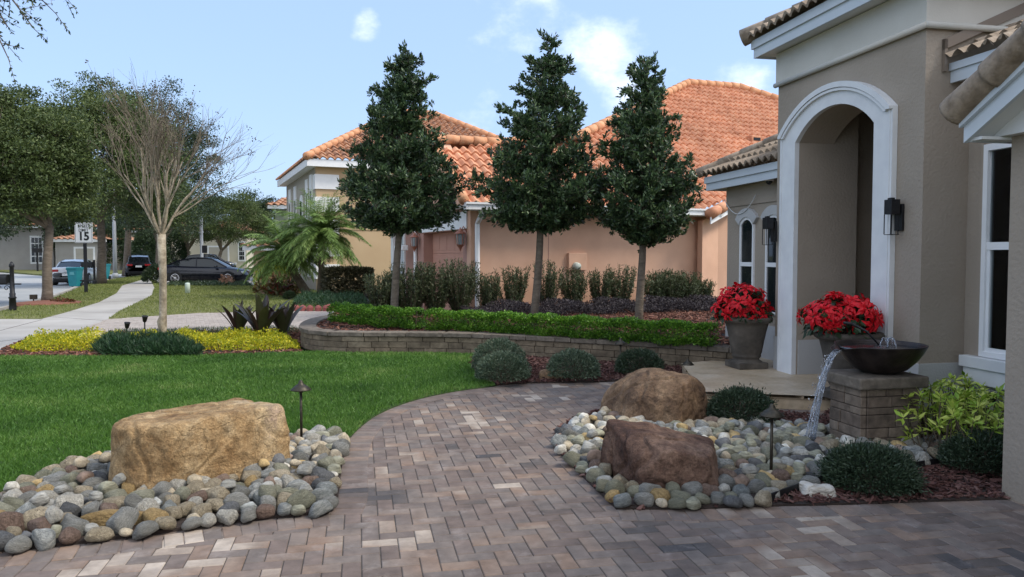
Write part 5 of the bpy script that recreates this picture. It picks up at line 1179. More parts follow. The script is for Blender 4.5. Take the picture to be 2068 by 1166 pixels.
Y1 = 14.3; holly(tb(797, Y1), prof_px(Y1, [(470,770,830),(455,720,900),(430,695,935),(400,690,935),(370,700,925),(345,712,905),(310,722,905),(280,728,885),(250,735,850),(225,752,868),(190,765,868),(160,782,868),(140,780,858),(115,800,845),(92,815,826)], 797, .043), 'leftmost of the three conical dark trees in the raised bed', 3, lean=.043)
Y2 = 13.9; holly(tb(1079, Y2), prof_px(Y2, [(462,1055,1110),(445,985,1190),(425,968,1225),(390,962,1222),(360,975,1222),(335,990,1210),(300,1000,1195),(270,1005,1170),(235,1022,1190),(215,1040,1178),(190,1045,1150),(160,1068,1165),(145,1068,1155),(115,1078,1135),(95,1090,1128),(76,1098,1122)], 1079, .055), 'middle and tallest conical dark tree in the raised bed', 11, lean=.055)
Y3 = 13.4; holly(tb(1292, Y3), prof_px(Y3, [(490,1290,1345),(470,1250,1380),(450,1205,1400),(420,1200,1405),(390,1205,1400),(350,1208,1380),(310,1212,1370),(285,1222,1362),(255,1238,1355),(230,1238,1350),(205,1250,1345),(180,1252,1335),(150,1262,1335),(135,1275,1325),(119,1290,1318)], 1292, .022), 'rightmost conical dark tree in the raised bed', 23, lean=.022)

# hedge (two runs)
def hedge(pts, h, w_, label, dens=7500):
    o = thing('clipped_hedge', label, 'hedge', pts[0], 'clipped boxwood hedge on the raised bed'); p, t, st = along(pts, .05); pos = []; dr = []
    n_ = int(dens*len(p)*.05); i = rng.integers(0, len(p), n_); nn = np.stack([-t[i, 1], t[i, 0]], 1)
    lob = lambda s: .88+.12*np.sin(s*st*9+1)+.06*np.sin(s*st*23)
    a_ = rng.uniform(0, pi*2, n_); rr = rng.uniform(.45, 1, n_)**.4; lb = lob(i)
    x = np.sign(np.cos(a_))*np.abs(np.cos(a_))**.6*w_/2*rr*lb; z = (np.sign(np.sin(a_))*np.abs(np.sin(a_))**.6*.5*rr*lb+.5)*h*(.93+.07*lb)
    c = np.column_stack([p[i, 0]+nn[:, 0]*x, p[i, 1]+nn[:, 1]*x, pts[0][2]+z+.0]); c[:, :2] += t[i]*rng.normal(0, .03, (n_, 1))
    d = nrm(np.column_stack([nn[:, 0]*x*3, nn[:, 1]*x*3, z-h*.3])+rng.normal(size=(n_, 3))*.35+ZZ*.2)
    m = MB(); m.leaves(c, d, rng.uniform(.028, .045, n_), rng.uniform(.018, .028, n_)); obj('leaves', m, M['lf_hedge'], o)
    m = MB(); 
    for k in range(0, len(p), 3): m.tube([(p[k, 0], p[k, 1], pts[0][2]-.03), (p[k, 0]+rng.normal(0, .04), p[k, 1]+rng.normal(0, .04), pts[0][2]+h*.8)], .008, 4)
    obj('stems', m, M['stem'], o)
hz_ = .325; hp = lambda L: [np.array((*P(u, v, hz_)[:2], hz_)) for u, v in L]
hedge(smooth(hp([(684,651),(720,656),(790,662),(846,665)]), 1), .37, .46, 'left stretch of clipped bright green hedge on the raised bed')
hedge(smooth(hp([(870,666),(960,670),(1080,678),(1200,686),(1330,695),(1440,702)]), 1), .35, .46, 'long right stretch of clipped bright green hedge on the raised bed')

# upright shrubs along the peach wall
def upright(name, c, h, r, mt, label, group, n_st=16, dens=60, leaf=.05, cat='shrub'):
    o = thing(name, label, cat, c, group); b = MB(); LP, LD = [], []
    for k in range(n_st):
        a_ = rng.uniform(0, 6.28); rr = r*rng.uniform(.2, 1.0); hh = h*rng.uniform(.65, 1.05); tip = c+np.array((math.cos(a_)*rr, math.sin(a_)*rr, hh)); p0 = c+np.array((math.cos(a_)*.06, math.sin(a_)*.06, -.02)); mid = (p0+tip)/2+np.array((math.cos(a_), math.sin(a_), 0))*rr*.15
        b.tube([p0, mid, tip], [.009, .006, .002], 4, False)
        n_ = int(dens*rng.uniform(.7, 1.2)); t = rng.uniform(.12, 1, n_)[:, None]; q = np.where(t < .5, p0+(mid-p0)*t*2, mid+(tip-mid)*(t-.5)*2); LP.append(q+rng.normal(size=(n_, 3))*.018); LD.append(nrm(rng.normal(size=(n_, 3))*.8+ZZ*.9))
    obj('stems', b, M['stem'], o); m = MB(); LP = np.vstack(LP); LD = np.vstack(LD); L_ = rng.uniform(.7, 1.25, len(LP))*leaf; m.leaves(LP, LD, L_, L_*.24); obj('leaves', m, mt, o); return o
names = ['at the far left end', 'second from the left', 'left of the white downspout', 'right by the white downspout', 'just right of the downspout', 'left of the middle tree trunk', 'just behind the middle tree trunk', 'below the meter box', 'right of the meter box', 'left of the right tree trunk', 'behind the right tree trunk', 'right of the right tree trunk', 'second from the right end', 'at the right end near the urn', 'beside the leftmost tree trunk']
for (u, vt, i, rr) in [(765,560,0,.22),(830,540,1,.36),(880,540,2,.3),(928,535,3,.34),(985,560,4,.22),(1035,545,5,.27),(1105,535,6,.26),(1158,548,7,.26),(1212,552,8,.26),(1252,545,9,.26),(1322,555,10,.26),(1352,552,11,.30),(1390,556,12,.34),(1418,568,13,.22),(800,555,14,.2)]:
    base = PP(u, 600, G(0, -.75), TX); base[2] = .3; top = PP(u, vt, G(0, -.75), TX)[2]; hh = top-.3
    upright('upright_shrub', base, hh*1.05, rr*1.5, M['lf_podo'], 'loose upright dark green shrub against the peach wall, '+names[i], 'upright shrubs along the peach wall', n_st=60 if rr > .28 else 38, dens=130, leaf=.07)
# low purple shrubs between hedge and uprights
LP = []; LD = []; nP = 52000
s = rng.uniform(-.6, 6.9, nP); t = -1.6-.04*s+.75*rng.uniform(-1,1,nP); h = .03+.28*rng.random(nP)**.6*(.75+.35*np.sin(s*5))
c = OO[None]+SX*s[:, None]+TX*t[:, None]; c[:, 2] = .3+h; m = MB(); m.leaves(c, nrm(rng.normal(size=(nP, 3))+ZZ*.5), rng.uniform(.03, .055, nP), rng.uniform(.014, .025, nP))
stuff('purple_groundcover', m, M['lf_purple'], 'low dark purple leaved shrubs between the hedge and the upright shrubs', 'groundcover')

# rounded bushes
def bush(c, rx, rz_, mt, label, n_=7000, leaf=.032, name='round_bush', group='rounded bushes in the beds', tuft=0.0):
    o = thing(name, label, 'bush', c, group); c = np.asarray(c, float)
    d = nrm(rng.normal(size=(n_, 3))); d[:, 2] = np.abs(d[:, 2])*1.05-.22; d = nrm(d); lump = np.array([1+.09*mno.noise(Vector(q*3.1+c)) +.06*mno.noise(Vector(q*7+c)) for q in d]); r = rng.uniform(.35, 1, n_)**.33*lump*(1+tuft*(rng.random(n_) < .12)*rng.random(n_))
    p = c+ZZ*rz_*.30+d*r[:, None]*np.array((rx, rx, rz_*.72)); p[:, 2] = np.maximum(p[:, 2], c[2]+.01)
    m = MB(); L_ = rng.uniform(.7, 1.3, n_)*leaf; m.leaves(p, nrm(d+rng.normal(size=(n_, 3))*.55+ZZ*.35), L_, L_*.3); obj('leaves', m, mt, o)
    b = MB()
    for k in range(26):
        dd = d[k]; b.tube([c, c+dd*np.array((rx, rx, rz_))*.45+ZZ*rz_*.15, c+ZZ*rz_*.3+dd*np.array((rx, rx, rz_*.72))*.85], [.008, .006, .003], 4, False)
    obj('stems', b, M['stem'], o)
def onb(u, v): return P(u, v, .02)
bush(onb(1008,752), .36, .44, M['lf_bush'], 'grey green rounded bush behind, at the lawn end of the bed', leaf=.035)
bush(onb(1016,771), .335, .36, M['lf_bush'], 'grey green rounded bush at the lawn corner of the mulch bed', leaf=.035, n_=8500)
bush(onb(1158,766), .33, .36, M['lf_bush'], 'rounded green bush in the middle of the mulch bed before the wall', leaf=.037)
bush(onb(1291,757), .31, .33, M['lf_bushd'], 'dark rounded bush between the wall and the brown boulder', leaf=.035)
bush(onb(1497,852), .30, .31, M['lf_bushd'], 'dark spreading bush in front of the travertine porch', leaf=.032, n_=9000, tuft=.2)
bush(onb(1756,985), .30, .27, M['lf_bushd'], 'dark spreading bush in front of the fountain pillar', leaf=.028, n_=15000, tuft=.22)
bush(onb(1985,950), .27, .27, M['lf_bushd'], 'dark bush at the right end by the grey wall corner', leaf=.028, n_=11000, tuft=.2)
# variegated shrub
o = thing('variegated_shrub', 'yellow and green variegated shrub under the window right of the fountain', 'shrub', H(5.2, 5.6)); LP, LD = [], []; b = MB()
for k in range(330):
    c = H(rng.uniform(4.35, 5.55), rng.uniform(4.7, 6.15), 0); hh = rng.uniform(.12, .50); tip = c+ZZ*hh+np.array((*rng.normal(0, .09, 2), 0)); b.tube([c, (c+tip)/2+rng.normal(size=3)*.015, tip], [.006, .005, .003], 4, False)
    ax = nrm(tip-c+rng.normal(size=3)*.15); nl = rng.integers(7, 12)
    for j in range(nl): a_ = 2.4*j; X = nrm(np.cross(ax, (1, .2, .1))); Y_ = np.cross(ax, X); d = X*math.cos(a_)+Y_*math.sin(a_)+ax*rng.uniform(-.2, .9); LP.append(tip-ax*.004*j); LD.append(d)
m = MB(); LP = np.array(LP); L_ = rng.uniform(.055, .10, len(LP)); m.leaves(LP, np.array(LD), L_, L_*.36, ZZ, .05); obj('leaves', m, M['lf_varieg'], o); obj('stems', b, M['stem'], o)
# gold groundcover strip, mondo grass
def carpet(poly, n_, h, leaf, mt, label, wr=.4, upw=.6, cat='groundcover', name='groundcover', f=None, zb=.02):
    poly = [p[:2] for p in poly]; pa = np.array(poly); lo_, hi_ = pa.min(0), pa.max(0); c = rng.uniform(lo_, hi_, (n_*4, 2)); c = c[inpoly(c[:, 0], c[:, 1], poly)][:n_]; k = len(c)
    e_ = np.clip(distpoly(c[:, 0], c[:, 1], poly)/.18, .25, 1); hh = h*e_*(.7+.75*np.array([mno.noise(Vector((q[0]*3.2, q[1]*3.2, 1))) for q in c])); z = hh*rng.random(k)**.5
    m = MB(); L_ = leaf*rng.uniform(.7, 1.3, k); m.leaves(np.column_stack([c, zb+z]), nrm(rng.normal(size=(k, 3))+ZZ*upw), L_, L_*wr); return stuff(name, m, mt, label, cat)
goldp = Q([(20,708),(60,694),(120,688),(200,686),(240,690),(400,688),(500,686),(560,687),(598,694),(606,708),(560,712),(420,712),(400,714),(200,712),(120,714),(50,714)])
carpet(goldp, 26000, .24, .045, M['lf_gold'], 'bright yellow golden leaved groundcover strip at the far edge of the lawn')
mondo = Q([(195,702),(240,700),(330,700),(385,704),(408,713),(400,722),(300,723),(210,722),(190,712)])
carpet(mondo, 15000, .22, .13, M['lf_mondo'], 'dark green mounded grass clump around the foot of the bare tree', .1, 1.3, 'ornamental grass', 'ornamental_grass')
gstrip = Q([(230,672),(600,664),(604,676),(560,684),(230,684)])
carpet(gstrip, 5000, .06, .07, M['lf_mondo'], 'thin band of green grass behind the yellow groundcover', .1, 1.6, 'grass', 'grass')

# strap leaved bromeliads
def brom(c, s, label, seed):
    r_ = np.random.default_rng(seed); o = thing('strap_leaf_plant', label, 'plant', c, 'bronze strap leaved plants by the far driveway'); m = MB()
    for k in range(13):
        a_ = k*2.4+r_.normal(0, .2); L_ = s*r_.uniform(.75, 1.05); sp = r_.uniform(.25, .75) if k > 3 else r_.uniform(.05, .2); W_ = .075*s*r_.uniform(.9, 1.2)
        hd = np.array((math.cos(a_), math.sin(a_), 0)); sd_ = np.array((-math.sin(a_), math.cos(a_), 0)); V = []; F = []; n_ = 8
        for j in range(n_+1):
            t = j/n_; x = sp*L_*(t**1.3); z = L_*t*(1-.35*sp*t*t); w2 = W_*(.45+1.2*t) if t < .55 else W_*1.11*(1-((t-.55)/.45)**2.2)
            p = c+hd*(x+.03)+ZZ*z; V += [p-sd_*w2+hd*w2*-.35, p, p+sd_*w2-hd*w2*.35]
        for j in range(n_): F += [(3*j, 3*j+1, 3*j+4, 3*j+3), (3*j+1, 3*j+2, 3*j+5, 3*j+4)]
        m.add(V, F)
    obj('leaves', m, M['lf_brom'], o, smooth=True)
    m = MB(); m.lathe([(.05*s, -.02), (.07*s, .06), (.05*s, .16), (.02*s, .2)], c, 10); obj('crown_base', m, M['stem'], o)
brom(P(482,682), .78, 'leftmost bronze strap leaved plant behind the yellow groundcover', 1); brom(P(527,690), .98, 'large middle bronze strap leaved plant behind the yellow groundcover', 2); brom(P(572,684), .82, 'right bronze strap leaved plant near the block wall tip', 3)

# bare crape myrtle
o = thing('bare_tree', 'leafless pale barked tree with fine upright twigs at the far lawn edge', 'tree', P(328,696)); c0_ = P(328,696); m = MB(); fk = np.array((c0_[0]+.02, c0_[1], 1.98))
m.tube([c0_-ZZ*.05, c0_+ZZ*.25+np.array((.01,0,0)), c0_+ZZ*.42, c0_+ZZ*.5+np.array((.02,0,0)), c0_+ZZ*1.2+np.array((.035,0,0)), fk], [.076,.068,.084,.064,.062,.075], 12); tr = obj('trunk', m, M['bark_pale'], o, smooth=True)
lim = MB(); tw = MB(); tips = []
def grow(p, d, L_, r, lev):
    n_ = 4; pts = [p]; dd = d.copy()
    for j in range(n_): dd = nrm(dd+rng.normal(size=3)*.07+ZZ*.05); pts.append(pts[-1]+dd*L_/n_)
    (lim if lev < 2 else tw).tube(pts, np.linspace(r, r*.62, n_+1), 6 if lev < 2 else 3, False)
    if lev >= 5 or r < .0022: tips.append(pts[-1]); return
    nk = 3 if lev < 1 else 2
    for k in range(nk+(rng.random() < .28)):
        t = rng.uniform(.5, 1) if k else 1.0; q = pts[0]+(pts[-1]-pts[0])*t if t < 1 else pts[-1]
        if t < 1: q = pts[int(t*n_)]
        v = rng.normal(size=3); v -= v@dd*dd; grow(q, nrm(dd+nrm(v)*rng.uniform(.2, .5)+np.array((dd[0], dd[1], 0))*.10), L_*rng.uniform(.66, .88), r*rng.uniform(.52, .68), lev+1)
for k in range(9):
    a_ = k*2*pi/9*2+rng.normal(0, .2); sp = .20+.55*(k % 3)/2*rng.uniform(.7, 1.3); grow(fk-ZZ*.03*(k % 3), nrm(np.array((math.cos(a_)*sp, math.sin(a_)*sp, 1.0))), .86*rng.uniform(.9, 1.1), .028, 0)
obj('limbs', lim, M['bark_pale'], tr, smooth=True); obj('twigs', tw, M['twig'], o)
m = MB(); tips = np.array(tips); sel = tips[rng.random(len(tips)) < .16]
for q in sel:
    for j in range(5): m.lathe([(.001,-.012),(.013,0),(.001,.012)], q+rng.normal(size=3)*.035, 5)
tag(obj('seed_pods', m, M['stem'], o), kind='stuff'); print('tips', len(tips))

# broad trees
def leafy(name, label, base, trunk_h, r_tr, cen, rad, n_cl, per, leaf, mt, group='street trees', cat='tree', lean=(0, 0), cl_r=.5, seed=1, extra=None, low=-.6, bark='bark_oak'):
    global rng
    keep = rng; rng = np.random.default_rng(seed); base = np.asarray(base, float); cen = np.asarray(cen, float); rad = np.asarray(rad, float)
    o = thing(name, label, cat, base, group); m = MB(); top = base+np.array((lean[0], lean[1], trunk_h))
    m.tube([base-ZZ*.05, base+(top-base)*.15, (base+top)/2+rng.normal(size=3)*.03, top], [r_tr*1.25, r_tr, r_tr*.9, r_tr*.75], 12); tr = obj('trunk', m, M[bark], o, smooth=True)
    d = nrm(rng.normal(size=(n_cl*3, 3))); d = d[d[:, 2] > low][:n_cl]; lumps = np.array([1+.34*mno.noise(Vector(q*1.9+np.full(3, seed))) for q in d]); cl = cen+d*rad*(rng.uniform(.25, 1, (len(d), 1))**.45)*lumps[:, None]
    b = MB(); nl = 7; mains = []
    for k in range(nl): a_ = 2*pi*k/nl+rng.normal(0, .3); e_ = cen+np.array((math.cos(a_), math.sin(a_), rng.uniform(-.2, .6)))*rad*.55; b.tube([top-ZZ*.1, (top+e_)/2+ZZ*.1, e_], [r_tr*.55, r_tr*.33, r_tr*.14], 6, False); mains.append(e_)
    mains = np.array(mains)
    for q in cl[::3]: e_ = mains[np.argmin(np.linalg.norm(mains-q, axis=1))]; b.tube([e_, (e_+q)/2+rng.normal(size=3)*.08, q], [r_tr*.13, r_tr*.08, .01], 4, False)
    obj('branches', b, M[bark], tr)
    P_ = (cl[:, None]+nrm(rng.normal(size=(len(cl), per, 3)))*(rng.random((len(cl), per, 1))**.5)*cl_r*rng.uniform(.5, 1.2, (len(cl), 1, 1))*np.array((1.15, 1.15, .6))).reshape(-1, 3); n_ = len(P_)
    m = MB(); L_ = leaf*rng.uniform(.6, 1.3, n_); m.leaves(P_, nrm(nrm(P_-cen)*.5+rng.normal(size=(n_, 3))), L_, L_*.45); obj('crown', m, mt, o)
    rng = keep; return o
def tree_px(name, label, ub, vb, ub_top, crown, n_cl, per, leaf, mt, dY=0, cl_r=.5, seed=1, r_tr=.16, th=None, group='street trees', low=-.6, base=None):
    """crown = (u0, v0, u1, v1) outline at the trunk's distance"""
    bs_ = P(ub, vb) if base is None else base; Y = bs_[1]; u0, v0, u1, v1 = crown; a, b = PY(u0, v1, Y+dY), PY(u1, v0, Y+dY); cen = (a+b)/2; rad = np.array(((b[0]-a[0])/2, (b[0]-a[0])/2*.85, (b[2]-a[2])/2))
    return leafy(name, label, bs_, (cen[2]-rad[2]*.45-bs_[2]) if th is None else th, r_tr, cen, rad, n_cl, per, leaf, mt, group, seed=seed, cl_r=cl_r, lean=((ub_top-ub)*Y/FPX, 0), low=low)
tree_px('oak_tree', 'dense live oak with pale trunk at the left beside the mailbox', 95,612,105,(-215,195,158,545),680,230,.11,M['lf_oak'],low=-.42,seed=5,r_tr=.16,cl_r=.62,th=2.6)
tree_px('oak_tree', 'taller oak right behind the speed limit sign', 205,574,206,(60,155,350,570),520,190,.15,M['lf_oak'],low=-.45,seed=6,r_tr=.24,cl_r=1.0,th=4)
tree_px('oak_tree', 'dark oak beside the parked suv', 255,557,262,(205,170,440,570),420,150,.17,M['lf_dark'],low=-.45,seed=7,r_tr=.28,cl_r=1.2,th=4)
tree_px('oak_tree', 'spreading oak with forked trunk behind the black sedan', 438,545,448,(385,392,555,515),260,150,.18,M['lf_oak'],seed=8,r_tr=.22,cl_r=.9,th=2.2)
tree_px('oak_tree', 'small branching tree just left of the sedan roof', 384,545,380,(335,400,440,505),90,100,.16,M['lf_oak'],seed=9,r_tr=.2,cl_r=.9,th=2.2)
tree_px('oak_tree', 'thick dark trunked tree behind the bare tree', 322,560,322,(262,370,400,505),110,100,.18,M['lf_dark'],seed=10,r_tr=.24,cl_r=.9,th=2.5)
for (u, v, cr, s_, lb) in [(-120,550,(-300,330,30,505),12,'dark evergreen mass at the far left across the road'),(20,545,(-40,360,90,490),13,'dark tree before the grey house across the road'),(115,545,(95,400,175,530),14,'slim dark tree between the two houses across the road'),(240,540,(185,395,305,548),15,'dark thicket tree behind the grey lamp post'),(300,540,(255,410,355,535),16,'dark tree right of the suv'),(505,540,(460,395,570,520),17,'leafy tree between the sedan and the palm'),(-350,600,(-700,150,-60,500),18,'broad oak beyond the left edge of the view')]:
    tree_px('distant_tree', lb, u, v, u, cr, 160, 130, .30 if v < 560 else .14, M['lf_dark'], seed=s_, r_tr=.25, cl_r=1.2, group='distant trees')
# branches of a near oak hanging in at the top left
def spray_tree():
    c = np.array((-8.3, 7.0, 0)); o = thing('oak_tree', 'near oak whose leafy branch tips hang in at the top left corner', 'tree', c); m = MB(); m.tube([c, c+ZZ*1.5, c+np.array((.2,.2,3.4))], [.3,.24,.2], 12); tr = obj('trunk', m, M['bark_oak'], o, smooth=True)
    b = MB(); LP, LD = [], []; top = c+np.array((.2,.2,3.3))
    ends = [(60,-25,7.6),(15,55,7.4),(110,-30,7.9),(70,60,7.5),(115,30,8.0),(145,0,8.0),(20,125,7.3),(-60,40,7.2),(-120,-40,7.6),(30,-60,8.2),(-30,-10,7.5),(10,-10,7.2)]
    for (u, v, Y) in ends:
        e_ = PY(u, v, Y); s0 = PY(-130+u*.3, -130, Y-.3); b.tube([top, (top+s0)/2+ZZ*.5, s0, (s0+e_)/2+ZZ*.12, e_], [.09, .05, .025, .012, .004], 6, False)
        for k in range(16):
            t = rng.uniform(.1, 1); q = s0+(e_-s0)*t+ZZ*.12*math.sin(t*pi); d = nrm(rng.normal(size=3)*.8+nrm(e_-s0)*.7-ZZ*.5); L_ = rng.uniform(.12, .34); q2 = q+d*L_; b.tube([q, q2], [.004, .002], 3, False)
            n_ = 15; tt = rng.random((n_, 1)); LP.append(q+(q2-q)*tt); LD.append(nrm(rng.normal(size=(n_, 3))+d*.9))
    obj('branches', b, M['bark_oak'], tr); m = MB(); LP = np.vstack(LP); L_ = rng.uniform(.03, .055, len(LP)); m.leaves(LP, np.vstack(LD), L_, L_*.42)
    P_ = c+ZZ*4.9+nrm(rng.normal(size=(9000, 3)))*np.array((2.6,2.2,1.3))*rng.random((9000, 1))**.4; P_[:, 0] = np.minimum(P_[:, 0], c[0]+2.0); L_ = rng.uniform(.05, .09, 9000); m.leaves(P_, rng.normal(size=(9000, 3)), L_, L_*.45)
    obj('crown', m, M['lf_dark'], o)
spray_tree()
# palms
def palm(c, h, n_, L_, label, seed, lean=0, trunk=.09, droop=1.0):
    r_ = np.random.default_rng(seed); c = np.asarray(c, float); o = thing('pygmy_date_palm', label, 'palm tree', c, 'date palms in the neighbouring bed'); top = c+np.array((lean, 0, h)); m = MB(); m.tube([c-ZZ*.05, c+(top-c)*.5+np.array((lean*.1,0,0)), top], [trunk*1.3, trunk, trunk*1.5], 10); obj('trunk', m, M['stem'], o)
    rb = MB(); lf = MB()
    for k in range(n_):
        a_ = k*2.4; el = r_.uniform(-.25, 1.45); LL = L_*r_.uniform(.8, 1.1); hd = np.array((math.cos(a_), math.sin(a_), 0)); d = hd*math.cos(el)+ZZ*math.sin(el); pts = [top]
        for j in range(9): d = nrm(d-ZZ*.115*droop*(1+j*.06)); pts.append(pts[-1]+d*LL/9)
        rb.tube(pts, np.linspace(.014, .004, 10), 4, False); pts = np.array(pts)
        nl = 60; t = np.repeat(np.linspace(.12, 1, nl), 2)*9; i = np.minimum(t.astype(int), 8); q = pts[i]+(pts[i+1]-pts[i])*(t-i)[:, None]; tg = nrm(pts[i+1]-pts[i]); sd_ = nrm(np.cross(tg, ZZ)); sg = np.tile([1, -1], nl)[:, None]
        dl = nrm(sd_*sg*.8+tg*.75-ZZ*.35+r_.normal(size=(2*nl, 3))*.13); ln_ = LL*.21*np.sin(np.clip(t/9, .1, .93)*pi)**.5*r_.uniform(.8, 1.1, 2*nl); lf.leaves(q, dl, ln_, .024, ZZ)
    obj('frond_ribs', rb, M['lf_palm'], o); obj('leaflets', lf, M['lf_palm'], o)
pb_ = P(645,603); palm(pb_, 2.35, 130, 1.85, 'bushy date palm before the tan house, right of the pair', 3, lean=.12)
pb_ = P(626,600); palm(pb_, 1.7, 95, 1.8, 'shorter leaning date palm with dark trunk, left of the pair', 4, lean=-.9, trunk=.14)
# box hedge, crotons, ground cover in the neighbour's beds
def boxbush(c, sx_, sy_, h, mt, label, n_=15000, leaf=.12, name='box_hedge', cat='hedge'):
    o = thing(name, label, cat, c); p = rng.uniform(-1, 1, (n_, 3)); k = rng.integers(0, 3, n_); s_ = np.sign(p[np.arange(n_), k]); p[np.arange(n_), k] = s_*rng.uniform(.8, 1, n_); p *= (1-.08*np.abs(p[:, [1, 2, 0]])**3); m = MB(); q = np.asarray(c)+p[:, :1]*SX*sx_+p[:, 1:2]*TX*sy_+ZZ*(p[:, 2:]*.5+.5)*h; m.leaves(q, nrm(p+rng.normal(size=(n_, 3))*.6), leaf*rng.uniform(.6, 1.3, n_), leaf*.5); obj('leaves', m, mt, o); b = MB()
    for j in range(12): b.tube([np.asarray(c)+SX*rng.uniform(-.8, .8)*sx_, np.asarray(c)+SX*rng.uniform(-.8, .8)*sx_+ZZ*h*.8], .02, 4)
    obj('stems', b, M['stem'], o)
boxbush(P(702,604), .85, .6, 1.12, mat('brown_green_hedge', [lin(.03,.03,.015), lin(.06,.055,.025)], 3, .6, isl=.7), 'square trimmed brownish green hedge right of the palms')
carpet(Q([(520,583),(600,583),(612,596),(560,600),(515,592)]), 5000, .7, .2, M['lf_croton'], 'red and green croton plants below the palm fronds', .4, .6, 'bedding plants', 'croton_bed')
carpet(Q([(600,604),(735,604),(745,622),(660,624),(592,622)]), 9000, .28, .13, M['lf_mondo'], 'dark green groundcover around the palms behind scalloped edging', .12, 1.2)
carpet(Q([(340,574),(500,574),(510,579),(340,579)]), 2500, .16, .13, M['lf_dark'], 'low green plants in front of the black sedan', .4, .6)
carpet(Q([(440,573),(472,573),(470,577),(442,577)]), 700, .45, .16, mat('copper_leaves', [lin(.2,.1,.06), lin(.3,.17,.1)], 3, isl=.7), 'coppery leaved plants in front of the black sedan', .4, .6)
carpet(Q([(730,604),(800,604),(800,622),(745,624)]), 3500, .3, .1, M['lf_purple'], 'purple and red low plants at the corner of the peach house', .3, .8)
for (u, v, r_, h, lb, mt) in [(226,546,2.0,5.0,'tall dark shrub mass behind the grey lamp post','lf_dark'),(303,548,1.7,4.2,'tall dark shrub between the suv and the bare tree','lf_dark'),(338,545,2.2,5.0,'tall dark shrub just behind the bare tree trunk','lf_dark'),(128,542,2.2,4.6,'tall dark shrub between the two houses across the road','lf_dark'),(318,573,.75,1.0,'round green bush at the rear of the black sedan','lf_dark'),(40,540,2.2,2.2,'low dark shrub before the grey house across the road','lf_dark'),(83,542,2.0,2.8,'dark green round shrub under the gridded window','lf_dark'),(140,540,1.3,3.0,'topiary like shrub left of the garage across the road','lf_dark'),(350,541,2.5,2.6,'round light green shrub left of the cream house','lf_oak'),(505,541,2.0,2.6,'grey green shrub between sedan and palm','lf_dark'),(555,583,.9,1.2,'yellow green bush under the palm','lf_gold'),(0,540,3,1.1,'red flowering low shrubs across the road','lf_croton'),(585,606,.22,.3,'tiny round clipped bush on the neighbouring lawn','lf_dark'),(290,556,1.2,1.9,'dark bush beside the suv','lf_dark')]:
    bush(P(u, v), r_, h, M[mt], lb, n_=7000 if h > 4 else 2200, leaf=.34 if h > 4 else .18 if r_ > .5 else .06, name='shrub', group='distant shrubs')
m = MB(); pp = [P(u, v) for u, v in ((592,628),(620,629),(658,629),(668,626))]; q, t_, st = along(pp, .22)
for a_, d in zip(q, t_): m.lathe([(.10,0),(.10,.11),(.06,.16),(.01,.18)], (*a_, 0), 8)
tag(obj('scalloped_edging', m, mat('red_brick_edging', [lin(.2,.06,.055), lin(.28,.09,.08)], 4, .9)), 'dull red scalloped edging along the pale paver driveway', 'edging')
m = MB(); c = P(97,614); 
for k in range(1): m.lathe([(1.0,-.02),(.95,.06),(.5,.10),(.1,.11)], c, 20)
struct('tree_mulch_ring', m, M['mulch_w'])
carpet([c+np.array((.55+.4*math.cos(a_), -.1+.25*math.sin(a_), 0)) for a_ in np.linspace(0, 6, 12)], 260, .14, .07, M['lf_croton'], 'small dull red flowers at the foot of the roadside oak', .6, .6, 'flowers', 'flower_bed', zb=.08)
